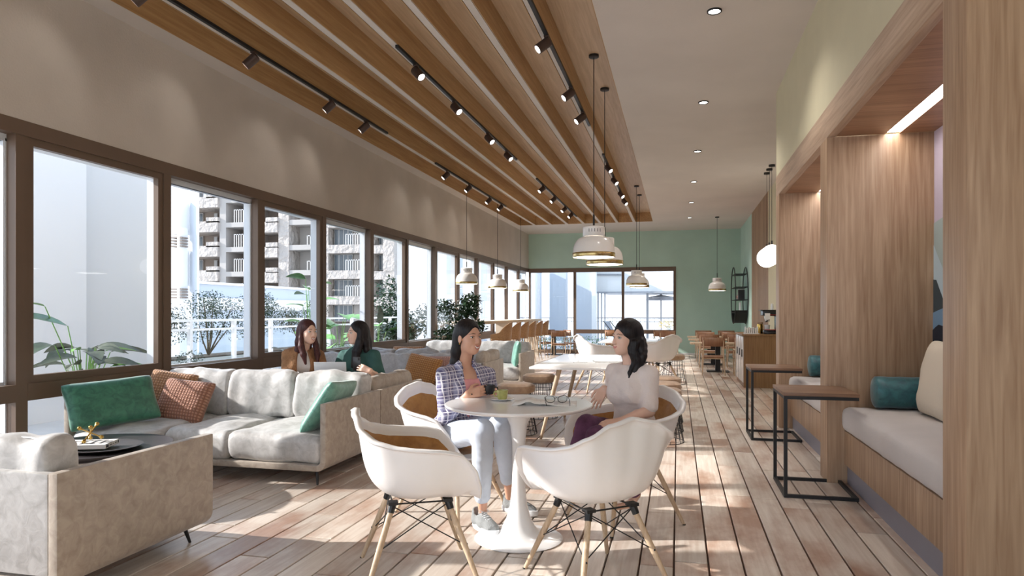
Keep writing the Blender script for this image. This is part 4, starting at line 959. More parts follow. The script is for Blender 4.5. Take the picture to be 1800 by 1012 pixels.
def make_chair(label):
    t = thing('shell_armchair', label, 'chair', (0, 0, 0), 0, 'white moulded shell armchairs')
    NA, NT = 96, 22; b = MB(); rows = []
    for j in range(1, NT + 1): rows.append([shellpt(360 * i / NA, j / NT) for i in range(NA)])
    lip = []; lip2 = []
    for i in range(NA):
        a = 360 * i / NA; p = rows[-1][i]; R, Hh = key(a); s = max(0, min(1, (Hh - .40) / .1)); d = Vector((math.cos(math.radians(a)), math.sin(math.radians(a)), 0))
        lip.append(p + d * (.012 * s + .004) + Vector((0, 0, .002))); lip2.append(p + d * (.020 * s + .008) + Vector((0, 0, -.006)))
    rows += [lip, lip2]; b.v.append(tuple(shellpt(0, 0))); 
    for rr in rows: b.v += [tuple(p) for p in rr]
    for i in range(NA): b.f.append((0, 1 + i, 1 + (i + 1) % NA))
    for j in range(len(rows) - 1):
        for i in range(NA): a = 1 + j * NA + i; c = 1 + j * NA + (i + 1) % NA; b.f.append((a, a + NA, c + NA, c))
    sh = b.build('shell', 'shell', t, True, angle=80); md = sh.modifiers.new('solid', 'SOLIDIFY'); md.thickness = .010; md.offset = 0
    b = MB(); b.v.append(tuple(shellpt(0, 0, .014))); NT2 = 18
    for j in range(1, NT2 + 1):
        for i in range(NA): b.v.append(tuple(shellpt(360 * i / NA, .925 * j / NT2, .014 - (.010 if j == NT2 else 0))))
    for i in range(NA): b.f.append((0, 1 + i, 1 + (i + 1) % NA))
    for j in range(NT2 - 1):
        for i in range(NA): a = 1 + j * NA + i; c = 1 + j * NA + (i + 1) % NA; b.f.append((a, a + NA, c + NA, c))
    b.build('seat_upholstery', 'ochre', t, True, angle=80)
    tops, bots = [], []
    for sx, sy in ((1, 1), (1, -1), (-1, -1), (-1, 1)):
        tp_ = Vector((.125 * sx, .115 * sy, .352)); bt = Vector((.25 * sx, .235 * sy, 0)); tops.append(tp_); bots.append(bt)
        lg = MB().tube([bt, bt.lerp(tp_, .5), bt.lerp(tp_, .93)], [.0095, .0145, .0135], 12).build('leg', 'legwood', t, True)
        b = MB(); b.tube([bt.lerp(tp_, .90), tp_ + Vector((0, 0, .008))], [.016, .018], 10); b.box(tp_.x - .022, tp_.x + .022, tp_.y - .022, tp_.y + .022, .352, .366); b.build('leg_socket', 'black', lg)
        b = MB(); b.sphere(bt.lerp(tp_, .47) + Vector((.012 * sx, 0, 0)), .0055, 8, 6); b.tube([bt, bt + Vector((0, 0, .006))], .0105, 10); b.build('bolt', 'black', lg)
    b = MB()
    for i in range(4):
        j = (i + 1) % 4; b.tube([bots[i].lerp(tops[i], .47), tops[j] + Vector((0, 0, -.01))], .0028, 6); b.tube([bots[j].lerp(tops[j], .47), tops[i] + Vector((0, 0, -.01))], .0028, 6)
        b.tube([tops[i], tops[j]], .004, 6)
    b.build('wire_brace', 'black', t)
    return t
ch = make_chair('white shell armchair with ochre seat, empty, nearest the pale sofa'); ch.location = (-1.20, 3.04, 0); ch.rotation_euler = (0, 0, math.radians(28))
G_ = 'white moulded shell armchairs'
ch2 = dup(ch, 'white shell armchair seen from behind, empty, nearest the camera right of the round table', (-.37, 3.14, 0), math.radians(130))
ch3 = dup(ch, 'white shell armchair in which the woman in plaid sits', (-1.36, 4.02, 0), math.radians(-22))
ch4 = dup(ch, 'white shell armchair in which the woman in the pink-beige top sits', (-.31, 4.07, 0), math.radians(220))
ch5 = dup(ch, 'white shell armchair beyond the long white table, its ochre seat in view', (-1.22, 10.7, 0), math.radians(28)); ch5.scale = (1.14,) * 3
ch6 = dup(ch, 'white shell armchair with its back turned, beyond the long white table near the aisle', (-.33, 11.5, 0), math.radians(138)); ch6.scale = (1.12,) * 3

# ================================================================== TABLES
rt = thing('pedestal_table', 'round white tulip-footed table at which two women sit', 'table', (-.839, 3.60, 0))
MB().lathe([(0, .705), (.37, .708), (.392, .716), (.400, .724), (.400, .728), (.396, .731), (0, .731)], 96).build('tabletop', 'white', rt, True)
MB().lathe([(0, 0), (.234, 0), (.239, .005), (.225, .010), (.17, .016), (.125, .030), (.090, .062), (.066, .112), (.047, .18), (.037, .28), (.0335, .40), (.036, .52), (.046, .61), (.070, .67), (.11, .706), (0, .706)], 64).build('pedestal', 'white', rt, True, angle=60)
def long_table(label, x0, x1, y0, y1, mat='white', leg='legwood', h=.72):
    t = thing('long_table', label, 'table', ((x0 + x1) / 2, (y0 + y1) / 2, 0)); hx, hy = (x1 - x0) / 2, (y1 - y0) / 2
    MB().box(-hx, hx, -hy, hy, h - .022, h).build('tabletop', mat, t, bevel=.004)
    for sx in (-1, 1):
        for sy in (-1, 1): MB().tube([(sx * (hx - .05), sy * (hy - .30), 0), (sx * (hx - .22), sy * (hy - .42), h - .022)], [.014, .026], 12).build('leg', leg, t, True)
    return t
lt = long_table('long white table with tapered wooden legs behind the round table', -1.34, -.36, 6.17, 8.19)
long_table('second long white table, farther off between white shell armchairs', -1.34, -.36, 11.8, 13.6)
nb_ = thing('notebook', 'open white notebook on the long white table', 'notebook', (-.70, 7.0, .721), .25); MB().box(-.14, .0, -.1, .1, 0, .012).build('page_block', 'paper', nb_, bevel=.004); MB().box(0, .14, -.1, .1, 0, .010).build('page_block', 'paper', nb_, bevel=.004)
b = MB().tube([(0, 0, .005), (.14, .03, .005)], .005, 8).build('pen', 'white', None, True, (-1.02, 6.78, .721)); tag(b, 'slim white pen on the long white table', 'pen')
# things on the round table
def at_table(u, v, z=.731): 
    w = (H - z) * F / (v - HV); return W(u, v, w)
p = at_table(883, 703); sc = thing('saucer', 'white saucer under the olive cup on the round table', 'saucer', (p.x, p.y, .731)); MB().lathe([(0, 0), (.035, 0), (.066, .008), (.068, .011), (.036, .004), (0, .004)], 40).build('dish', 'white', sc, True)
cu = thing('cup', 'olive-green glazed coffee cup on its saucer on the round table', 'cup', (p.x, p.y, .7355)); MB().lathe([(0, 0), (.022, 0), (.027, .01), (.033, .052), (.030, .052), (.024, .012), (0, .010)], 32).build('bowl', 'cupgreen', cu, True)
MB().tube([(-.031, 0, .042), (-.046, 0, .040), (-.05, 0, .028), (-.042, 0, .016), (-.029, 0, .014)], .004, 8).build('handle', 'cupgreen', cu, True); MB().lathe([(0, .042), (.028, .042)], 24).build('coffee', 'soil', cu)
p = at_table(958, 709); mg = thing('magazine', 'open magazine with a curled page on the round table', 'magazine', (p.x, p.y, .731), .15)
b = MB(); N = 14
for i in range(N + 1):
    x = -.17 + .34 * i / N; z = .003 + .022 * math.exp(-((x + .085) / .035) ** 2) + .010 * math.exp(-((x) / .05) ** 2); b.v += [(x, -.105, z), (x, .105, z * .8)]
for i in range(N): b.f.append((2 * i, 2 * i + 2, 2 * i + 3, 2 * i + 1))
pg = b.build('pages', 'paper', mg, True); pg.modifiers.new('s', 'SOLIDIFY').thickness = .003
b = MB()
for k in range(9): b.box(.02, .02 + .05 + .03 * ((k * 7) % 3), -.08 + k * .018, -.08 + k * .018 + .004, .0062, .0066)
for k in range(5): b.box(-.05, -.02, -.06 + k * .02, -.056 + k * .02, .0105, .011)
b.build('print', 'toekick', mg)
p = at_table(978, 712); gl = thing('eyeglasses', 'black-framed eyeglasses standing on the magazine', 'glasses', (p.x, p.y, .7385), TH + .05)
b = MB()
for s in (-1, 1):
    ring = []
    for k in range(24):
        a = 2 * PI * k / 24; rx, rz = .024, .018; ex = .006 * max(0, math.sin(a)) * (1 if math.cos(a) * s > 0 else 0); ring.append((s * .032 + rx * math.cos(a) + s * ex * 1.4, 0, .024 + rz * math.sin(a) + ex * .4))
    b.tube(ring, .0019, 6, True)
b.tube([(-.010, 0, .030), (0, -.002, .033), (.010, 0, .030)], .0018, 6); b.build('frame', 'blackplastic', gl, True)
for s in (-1, 1): MB().tube([(s * .062, 0, .036), (s * .064, -.045, .026), (s * .062, -.075, .012), (s * .060, -.09, .0015)], .0018, 6).build('temple', 'blackplastic', gl, True)
for s in (-1, 1): MB().add([(s * .032 + .023 * math.cos(2 * PI * k / 20), 0, .024 + .017 * math.sin(2 * PI * k / 20)) for k in range(20)], [tuple(range(20))]).build('lens', 'railglass', gl)

# ================================================================== WIRE POUFS
def make_pouf(label):
    t = thing('wire_stool', label, 'stool', (0, 0, 0), 0, 'brown cushioned stools on black wire bases')
    MB().lathe([(0, .405), (.15, .405), (.185, .42), (.197, .45), (.19, .485), (.16, .503), (.08, .508), (0, .508)], 40).build('cushion', M['pouf'], t, True)
    b = MB(); n = 22
    for k in range(n):
        a = 2 * PI * k / n; b.tube([(.15 * math.cos(a), .15 * math.sin(a), .41), (.165 * math.cos(a), .165 * math.sin(a), .25), (.215 * math.cos(a), .215 * math.sin(a), .003)], .0028, 5)
    for (r, z) in ((.152, .40), (.157, .33), (.165, .25), (.180, .17), (.197, .09), (.215, .004)): b.tube([(r * math.cos(2 * PI * k / 28), r * math.sin(2 * PI * k / 28), z) for k in range(28)], .0032, 5, True)
    b.build('wire_base', 'black', t); return t
M['pouf'] = velvet('brown_suede', (0.46, 0.315, 0.205), (0.33, 0.205, 0.13), .5, 7, .3)
p0 = make_pouf('brown cushioned wire stool at the window side of the long white table, nearer'); p0.location = (-1.60, 6.75, 0)
dup(p0, 'brown cushioned wire stool at the window side of the long white table, farther', (-1.58, 7.85, 0))
dup(p0, 'brown cushioned wire stool on the aisle side of the long white table, nearest', (-.16, 6.65, 0))
dup(p0, 'brown cushioned wire stool on the aisle side of the long white table, middle', (-.16, 7.25, 0))
dup(p0, 'brown cushioned wire stool on the aisle side of the long white table, farthest', (-.16, 7.85, 0))
dup(p0, 'brown cushioned wire stool half hidden behind the turned white armchair by the aisle', (-.08, 12.1, 0))

# ================================================================== C-SHAPED SIDE TABLES
def c_table(label, y0):
    t = thing('side_table', label, 'side table', (.68, y0, 0), 0, 'walnut-topped black metal side tables'); Lx, Ly, s = .455, .525, .022
    MB().box(-.004, Lx + .004, -.004, Ly + .004, .672, .694).build('tabletop', 'walnut', t, bevel=.002)
    def bar(a, c): 
        b = MB(); b.box(min(a[0], c[0]) - 0, max(a[0], c[0]) + s, min(a[1], c[1]), max(a[1], c[1]) + s, min(a[2], c[2]), max(a[2], c[2]) + s); return b
    for y in (0, Ly - s):
        bar((0, y, 0), (0, y, .65)).build('upright', 'black', t); bar((s, y, 0), (Lx - s, y, 0)).build('foot_bar', 'black', t); bar((s, y, .65), (Lx - s, y, .65)).build('top_bar', 'black', t)
    bar((0, s, 0), (0, Ly - 2 * s, 0)).build('foot_bar', 'black', t); bar((Lx - s, s, 0), (Lx - s, Ly - 2 * s, 0)).build('foot_bar', 'black', t); bar((0, s, .65), (0, Ly - 2 * s, .65)).build('top_bar', 'black', t)
c_table('walnut-topped C-shaped black side table nearest the camera by the alcove bench', 4.808); c_table('walnut-topped C-shaped black side table farther off, near the coffee counter', 6.888)

# ================================================================== BAR AND STOOLS
br = thing('bar_counter', 'long pale bar counter along the far windows', 'counter', (-4.1, 12.9, 0))
MB().box(-.28, .28, 0, 6.4, .985, 1.045).build('worktop', 'beige', br, bevel=.004); 
for y in (.05, 3.1, 6.25): MB().box(-.2, .2, y, y + .08, 0, .985).build('support_panel', 'beige', br)
def make_stool(label):
    t = thing('bar_stool', label, 'bar stool', (0, 0, 0), 0, 'plywood bar stools at the window bar')
    b = MB(); n = 40; rows = 8; 
    for j in range(rows + 1):
        for i in range(n + 1):
            a = math.radians(-118 + 236 * i / n); A = abs(math.degrees(a)); up = .81 + .23 * max(0, 1 - (A / 78) ** 2.0) ** .8 if A < 78 else .81 - .05 * (A - 78) / 40
            z = .645 + (up - .645) * j / rows; rr = (.225 + .035 * (j / rows)) * (1 + .25 * max(0, (A - 70) / 48)); b.v.append((rr * math.cos(a), rr * math.sin(a), z - .02 * max(0, 1 - A / 90)))
    for j in range(rows):
        for i in range(n): a = j * (n + 1) + i; b.f.append((a, a + 1, a + n + 2, a + n + 1))
    o = b.build('backrest', 'stoolwood', t, True, angle=80); md = o.modifiers.new('s', 'SOLIDIFY'); md.thickness = .012
    MB().lathe([(0, .63), (.19, .635), (.222, .65), (.222, .685), (.19, .70), (0, .70)], 36).build('seat', 'beige', t, True)
    for sx in (-1, 1):
        for sy in (-1, 1): MB().tube([(sx * .20, sy * .19, 0), (sx * .11, sy * .11, .635)], [.009, .013], 8).build('leg', 'legwood', t, True)
    for z in (.22,):
        k = .20 - .09 * z / .635
        for (a, c) in (((-1, -1), (1, -1)), ((1, -1), (1, 1)), ((1, 1), (-1, 1)), ((-1, 1), (-1, -1))): MB().tube([(a[0] * k, a[1] * k * .96, z), (c[0] * k, c[1] * k * .96, z)], .007, 6).build('footrest', 'legwood', t, True)
    return t
st0 = None
ords = ['nearest', 'second', 'third', 'fourth', 'fifth', 'sixth, farthest']
for i in range(6):
    lb = 'curved plywood bar stool at the window bar, %s of six from the camera' % ords[i]
    if i == 0: st0 = make_stool(lb); o = st0
    else: o = dup(st0, lb, (0, 0, 0))
    o.location = (-3.62, 13.85 + .83 * i, 0)
# ================================================================== DINING CHAIRS
def make_dc(label):
    t = thing('dining_chair', label, 'chair', (0, 0, 0), 0, 'red-brown wooden dining chairs')
    b = MB(); n = 14
    for (z, o_) in ((.565, 0), (.735, .012)):
        for i in range(n + 1): x = -.215 + .43 * i / n; b.v.append((x, -.205 + .05 * (1 - (x / .215) ** 2) * -1 - o_, z))
    for i in range(n): b.f.append((i, i + 1, n + 2 + i, n + 1 + i))
    o = b.build('backrest', 'chairwood', t, True); o.modifiers.new('s', 'SOLIDIFY').thickness = .014
    softbox(.41, .40, .035, .016, 12, .004).build('seat', 'chairwood', t, True, (0, 0, .335))
    for sx in (-1, 1):
        MB().tube([(sx * .215, -.24, 0), (sx * .19, -.19, .35), (sx * .185, -.235, .68)], [.010, .014, .009], 8).build('leg', 'legwood', t, True)
        MB().tube([(sx * .20, .19, 0), (sx * .20, .18, .48), (sx * .20, .12, .50), (sx * .19, -.18, .495)], [.010, .013, .012, .011], 8).build('leg', 'legwood', t, True)
    MB().box(-.19, .19, -.19, -.175, .315, .335).build('rail', 'legwood', t); MB().box(-.19, .19, .16, .175, .315, .335).build('rail', 'legwood', t)
    return t
dcs = []
rows_ = ['first', 'second', 'third', 'fourth']
d0c = None
for col, X in ((0, .67), (1, 1.27)):
    for r, Y in enumerate((14.05, 16.0, 18.0, 19.6)):
        lb = 'brown wooden dining chair in the green-walled corner, %s row, %s' % (rows_[r], 'the column nearer the white tables' if col == 0 else 'the column nearer the coffee counter')
        if d0c is None: d0c = make_dc(lb); o = d0c
        else: o = dup(d0c, lb, (0, 0, 0))
        o.location = (X, Y, 0)
for i, (u, Y, rz, lb) in enumerate(((984, 18.75, 0, 'brown dining chair with its back turned, before the first far bay'), (962, 19.6, .2, 'brown dining chair by the corner of the far window, behind the bar stools'), (1008, 19.4, -.9, 'brown dining chair sideways behind the turned one at the far window'),
                                 (1078, 19.3, 0, 'brown dining chair by the middle bay of the far window, above the white armchair'), (1158, 19.5, .3, 'brown dining chair by the last bay of the far window'), (1176, 19.0, -.2, 'brown dining chair nearest the end jamb of the far window'))):
    dup(d0c, lb, (PY(u, Y), Y, 0), rz)
def bistro(label, x, y, wx, wy, h=.60):
    t = thing('bistro_table', label, 'table', (x, y, 0), 0, 'small pale wooden tables'); MB().box(-wx / 2, wx / 2, -wy / 2, wy / 2, h - .03, h).build('tabletop', 'legwood', t, bevel=.004)
    MB().box(-.05, .05, -.05, .05, .02, h - .03).build('column', 'black', t); MB().box(-.22, .22, -.22, .22, 0, .02).build('foot_plate', 'black', t); return t
bistro('pale wooden dining table before the green wall, nearest of three', .80, 14.78, 1.12, .62); bistro('pale wooden dining table before the green wall, middle of three', .80, 16.75, 1.12, .62); bistro('pale wooden dining table before the green wall, farthest of three', .80, 18.75, 1.12, .62)
bistro('small pale table by the far window behind the bar stools', -3.5, 19.55, .7, .5); bistro('small pale table by the middle bay of the far window', -1.5, 19.95, .9, .5)

# ================================================================== COFFEE COUNTER
cc = thing('coffee_counter', 'oak coffee counter standing past the alcove, before the striped wall', 'counter', (1.02, 11.7, 0)); Ox = Matrix.Translation((-1.02, -11.7, 0))
MB().box(1.04, 1.72, 11.7, 13.1, 0, .845).xf(Ox).build('carcass', 'counter_oak', cc); MB().box(1.01, 1.72, 11.68, 13.12, .845, .872).xf(Ox).build('worktop', 'counter_oak', cc, bevel=.002)
for k in range(3):
    dd = MB().box(1.022, 1.04, 11.72 + .455 * k, 12.165 + .455 * k, .08, .83).xf(Ox).build('door', 'lampwhite', cc, bevel=.003); MB().box(1.008, 1.022, 11.76 + .455 * k, 11.775 + .455 * k, .5, .62).xf(Ox).build('handle', 'black', dd)
cm = thing('espresso_machine', 'black espresso machine with a red outline on the coffee counter', 'coffee machine', (1.50, 11.95, .872)); 
b = MB(); b.box(-.14, .20, -.17, .17, .0, .07); b.box(.06, .20, -.17, .17, .07, .30); b.box(-.16, .20, -.17, .17, .30, .39); b.build('body', 'blackplastic', cm, bevel=.012)
pts = [(-.13, -.174, .072), (.12, -.174, .072), (.155, -.174, .09), (.165, -.174, .20), (.155, -.174, .285), (.11, -.174, .31), (-.05, -.174, .315)]; b = MB(); b.tube(pts, .005, 6); M['red'] = plain('red_trim', (.45, .02, .02), .4); b.build('red_trim', 'red', cm, True)
b = MB(); b.lathe([(0, .20), (.035, .20), (.04, .24), (.04, .30), (0, .30)], 20, -.08, -.08); b.box(-.13, -.05, -.2, -.1, .24, .34); b.build('group_head', 'white', cm, True); MB().tube([(-.08, -.12, .215), (-.12, -.26, .205)], .012, 8).build('portafilter', 'black', cm, True)
MB().lathe([(0, .071), (.035, .071), (.045, .15), (.04, .15), (.032, .078), (0, .078)], 20, -.08, -.08).build('milk_jug', 'alu', cm, True); MB().box(-.19, .2, -.18, .17, .385, .395).build('cup_tray', 'black', cm)
for (x, h_, r, lb) in ((.0, .10, .022, 'tall stack of paper cups on top of the espresso machine'), (.10, .045, .03, 'white cup upside down on top of the espresso machine')):
    b = MB(); b.lathe([(0, 0), (r, 0), (r * .85, h_), (0, h_)], 20); o = b.build('cup', 'white', None, True, (1.50 + x, 11.9, 1.268)); tag(o, lb, 'cup')
cd = thing('napkin_holder', 'white box of napkins on the front corner of the coffee counter', 'box', (1.17, 11.86, .872)); b = MB(); b.box(-.12, .12, -.08, .08, 0, .015); b.box(-.10, -.09, -.07, .07, .015, .12); b.box(.09, .10, -.07, .07, .015, .12); b.build('holder', 'white', cd)
for k in range(5): MB().box(-.075 + .032 * k, -.055 + .032 * k, -.06, .06, .015, .10 + .008 * (k % 2)).build('napkin_stack', 'paper', cd)
jr = thing('jar', 'small wooden-lidded brown jar beside the espresso machine', 'jar', (1.335, 12.12, .872)); MB().lathe([(0, 0), (.045, 0), (.05, .12), (.045, .16), (0, .16)], 20).build('body', 'gold', jr, True); MB().lathe([(0, .16), (.05, .16), (.05, .19), (0, .19)], 20).build('lid', 'oak_v', jr, True)
# ---- round wall rack
wr2 = thing('wall_rack', 'black metal double-ring wall rack on the mint side wall', 'shelf', (1.715, 18.73, 1.67)); RR = .73
for x in (-.012, -.31): MB().tube([(x, RR * math.cos(2 * PI * k / 64), RR * math.sin(2 * PI * k / 64)) for k in range(64)], .013, 8, True).build('ring', 'black', wr2, True)
for z in (.54, .20, -.12, -.45):
    hw = math.sqrt(RR * RR - z * z); b = MB(); b.box(-.31, -.01, -hw, hw, z - .008, z + .008); b.build('shelf_board', 'black', wr2)
b = MB(); n = 20
for k in range(n + 1):
    a = -PI / 2 - 1.0 + 2.0 * k / n; b.v += [(-.30, (RR - .01) * math.cos(a), (RR - .01) * math.sin(a)), (-.02, (RR - .01) * math.cos(a), (RR - .01) * math.sin(a))]
for k in range(n): b.f.append((2 * k, 2 * k + 2, 2 * k + 3, 2 * k + 1))
b.build('curved_bottom', 'black', wr2, True)
def rackitem(nm, cat, lb, y, z, b, mat): o = b.build(nm, mat, None, False, (1.56, 18.73 + y, 1.67 + z)); tag(o, lb, cat)
rackitem('picture_frame', 'picture', 'pale framed print on the lower shelf of the round rack', -.1, -.441, MB().box(-.01, .01, -.13, .13, 0, .26), 'paper')
rackitem('book', 'book', 'dark upright book on the middle shelf of the round rack', -.5, -.111, MB().box(-.08, .08, -.02, .02, 0, .24), 'ink')
rackitem('book', 'book', 'pale upright book on the middle shelf of the round rack, next to the dark one', -.45, -.111, MB().box(-.08, .08, -.02, .02, 0, .27), 'paper')
rackitem('vase', 'vase', 'small pink round vase on the middle shelf of the round rack', .15, -.111, MB().lathe([(0, 0), (.05, .0), (.08, .08), (.03, .15), (.035, .2), (0, .2)], 16), 'knit_pink')
# ---- indoor shrub
sh_ = thing('potted_shrub', 'dense dark-leaved potted shrub standing by the windows behind the woman in plaid', 'plant', (-3.93, 12.05, 0))
MB().lathe([(0, 0), (.17, 0), (.22, .38), (.20, .38), (.19, .34), (0, .34)], 32).build('pot', 'pot', sh_, True)
r = random.Random(5); foliage('foliage', 'leafdark', sh_, [((r.gauss(0, .17), r.gauss(0, .17), 1.12 + r.uniform(-.38, .38)), (.17, .17, .13)) for _ in range(16)], 2600, .085, 77)
b = MB()
for k in range(5): b.tube([(0, 0, .33), (.05 * math.cos(k * 1.3), .05 * math.sin(k * 1.3), .7), (.2 * math.cos(k * 1.3), .2 * math.sin(k * 1.3), 1.15)], [.014, .010, .005], 6)
b.build('stem', 'stem', sh_)
# ================================================================== PEOPLE
import openvdb
RV = Vector((CT, ST, 0)); CV = Vector((ST, -CT, 0)); UP = Vector((0, 0, 1))
class Vol:
    """signed-distance sculpting block: smooth unions of tapered limbs, meshed once into a continuous skin"""
    def __init__(s, lo, hi, h):
        s.h = h; s.lo = np.array(lo, float); s.n = np.maximum(4, np.ceil((np.array(hi, float) - s.lo) / h).astype(int) + 1)
        s.a = np.ones(tuple(s.n), np.float32)
    def reg(s, lo, hi):
        i0 = np.clip(np.floor((np.array(lo) - s.lo) / s.h).astype(int), 0, s.n - 1); i1 = np.clip(np.ceil((np.array(hi) - s.lo) / s.h).astype(int) + 1, 1, s.n)
        if np.any(i1 <= i0): return None
        sl = tuple(slice(a, b) for a, b in zip(i0, i1))
        g = [((np.arange(a, b) * s.h) + o).astype(np.float32) for a, b, o in zip(i0, i1, s.lo)]
        return sl, g[0][:, None, None], g[1][None, :, None], g[2][None, None, :]
    def comb(s, sl, d, k, mode):
        A = s.a[sl]
        if mode == 'sub': d = -d; hh = np.clip(.5 - .5 * (A - d) / k, 0, 1); s.a[sl] = A * (1 - hh) + d * hh + k * hh * (1 - hh) 
        else: hh = np.clip(.5 + .5 * (A - d) / k, 0, 1); s.a[sl] = A * (1 - hh) + d * hh - k * hh * (1 - hh)
    def cap(s, a, b, ra, rb, k=.012, mode='add'):
        a = np.array(a, float); b = np.array(b, float); R = max(ra, rb) + 2 * k + .012
        r = s.reg(np.minimum(a, b) - R, np.maximum(a, b) + R)
        if r is None: return s
        sl, X, Y, Z = r; ba = b - a; L = max(float(ba @ ba), 1e-9)
        h = np.clip(((X - a[0]) * ba[0] + (Y - a[1]) * ba[1] + (Z - a[2]) * ba[2]) / L, 0, 1)
        d = np.sqrt((X - a[0] - h * ba[0]) ** 2 + (Y - a[1] - h * ba[1]) ** 2 + (Z - a[2] - h * ba[2]) ** 2) - (ra + (rb - ra) * h)
        s.comb(sl, d, k, mode); return s
    def chain(s, P, R, k=.012, mode='add'):
        for i in range(len(P) - 1): s.cap(P[i], P[i + 1], R[i], R[i + 1], k, mode)
        return s
    def ell(s, c, rad, ax=None, k=.012, mode='add'):
        c = np.array(c, float); R = max(rad) + 2 * k + .012; r = s.reg(c - R, c + R)
        if r is None: return s
        sl, X, Y, Z = r; x, y, z = X - c[0], Y - c[1], Z - c[2]
        if ax is None: ax = ((1, 0, 0), (0, 1, 0), (0, 0, 1))
        q = [(x * a[0] + y * a[1] + z * a[2]) for a in ax]
        k0 = np.sqrt((q[0] / rad[0]) ** 2 + (q[1] / rad[1]) ** 2 + (q[2] / rad[2]) ** 2); k1 = np.sqrt((q[0] / rad[0] ** 2) ** 2 + (q[1] / rad[1] ** 2) ** 2 + (q[2] / rad[2] ** 2) ** 2)
        d = k0 * (k0 - 1) / np.maximum(k1, 1e-6)
        s.comb(sl, d, k, mode); return s
    def plane(s, p, n):
        """cut away everything on the side the normal points to"""
        n = np.array(Vector(n).normalized()); g = [(np.arange(m) * s.h + o).astype(np.float32) for m, o in zip(s.n, s.lo)]
        d = (g[0][:, None, None] - p[0]) * n[0] + (g[1][None, :, None] - p[1]) * n[1] + (g[2][None, None, :] - p[2]) * n[2]
        s.a = np.maximum(s.a, d.astype(np.float32)); return s
    def minus(s, o, off=0.0):
        """carve another block (same grid) out"""
        s.a = np.maximum(s.a, -(o.a - off)); return s
    def wrinkle(s, amp, f, seed=0):
        g = [(np.arange(m) * s.h).astype(np.float32) for m in s.n]; X, Y, Z = g[0][:, None, None], g[1][None, :, None], g[2][None, None, :]
        s.a = s.a + (amp * (np.sin(f * (X * 1.0 + Z * .6) + seed) * np.sin(f * .8 * (Y * 1.1 - Z * .7) + seed * 2) + .6 * np.sin(f * 1.9 * (Z + .5 * X - .4 * Y) + seed) * np.sin(f * 1.3 * (X + Y)))).astype(np.float32); return s
    def val(s, p):
        i = np.round((np.array(p) - s.lo) / s.h).astype(int)
        return 1.0 if (np.any(i < 0) or np.any(i >= s.n)) else float(s.a[tuple(i)])
    def hit(s, p, d, far=.2):
        """first surface met coming from p along d"""
        p = Vector(p); d = Vector(d).normalized(); t = 0
        while t < far:
            if s.val(p + d * t) < 0: return p + d * (t - .001)
            t += .001
        return p + d * far * .5
    def mesh(s, name, mat, parent=None):
        g = openvdb.FloatGrid(1.0); g.copyFromArray(np.ascontiguousarray(s.a)); g.transform = openvdb.createLinearTransform(s.h)
        v, q = g.convertToQuads(isovalue=0.0); v = v + s.lo.astype(np.float32)
        me = bpy.data.meshes.new(name); me.vertices.add(len(v)); me.vertices.foreach_set('co', v.astype(np.float32).ravel())
        q = q[:, ::-1]; me.loops.add(q.size); me.loops.foreach_set('vertex_index', q.astype(np.int32).ravel()); me.polygons.add(len(q))
        me.polygons.foreach_set('loop_start', np.arange(0, q.size, 4, dtype=np.int32)); me.polygons.foreach_set('loop_total', np.full(len(q), 4, np.int32)); me.update(calc_edges=True)
        me.polygons.foreach_set('use_smooth', [True] * len(q)); me.materials.append(M[mat] if isinstance(mat, str) else mat)
        o = bpy.data.objects.new(name, me); C.objects.link(o)
        if parent is not None: o.parent = parent; o.matrix_parent_inverse = parent.matrix_world.inverted() if False else Matrix.Translation(-parent.location)
        sm = o.modifiers.new('relax', 'SMOOTH'); sm.factor = .5; sm.iterations = 3
        return o
def skin_mat(name, col):
    m, t, b = nt(name); b.inputs['Base Color'].default_value = (*col, 1); b.inputs['Roughness'].default_value = .45
    b.inputs['Subsurface Weight'].default_value = .12; b.inputs['Subsurface Radius'].default_value = (.02, .008, .004); b.inputs['Subsurface Scale'].default_value = .3
    return m
def hair_mat(name, c1, c2):
    m, t, b = nt(name); b.inputs['Roughness'].default_value = .45; b.inputs['Specular IOR Level'].default_value = .3; tc = t.nodes.new('ShaderNodeTexCoord'); mp = t.nodes.new('ShaderNodeMapping'); mp.inputs['Scale'].default_value = (160, 160, 6)
    n = t.nodes.new('ShaderNodeTexNoise'); n.inputs['Scale'].default_value = 1; n.inputs['Detail'].default_value = 4; lk(t, tc.outputs['Object'], mp.inputs['Vector']); lk(t, mp.outputs[0], n.inputs['Vector'])
    r = t.nodes.new('ShaderNodeValToRGB'); r.color_ramp.elements[0].position = .35; r.color_ramp.elements[1].position = .7; r.color_ramp.elements[0].color = (*c2, 1); r.color_ramp.elements[1].color = (*c1, 1)
    lk(t, n.outputs['Fac'], r.inputs[0]); lk(t, r.outputs[0], b.inputs['Base Color']); bp = t.nodes.new('ShaderNodeBump'); bp.inputs['Strength'].default_value = .6; bp.inputs['Distance'].default_value = .004
    lk(t, n.outputs['Fac'], bp.inputs['Height']); lk(t, bp.outputs[0], b.inputs['Normal']); return m
M['skin_tan'] = skin_mat('skin_tan', (.64, .355, .245)); M['skin_light'] = skin_mat('skin_light', (.78, .50, .385))
M['hair_black'] = hair_mat('hair_black', (.020, .015, .016), (.004, .003, .004)); M['hair_brown'] = hair_mat('hair_brown', (.12, .035, .03), (.035, .012, .012))
M['lip'] = plain('lip', (.50, .14, .12), .35); M['lip_soft'] = plain('lip_soft', (.60, .22, .19), .4); M['teeth'] = plain('teeth', (.85, .82, .77), .25); M['eyewhite'] = plain('eyewhite', (.55, .52, .50), .2); M['iris'] = plain('iris', (.02, .012, .008), .1)
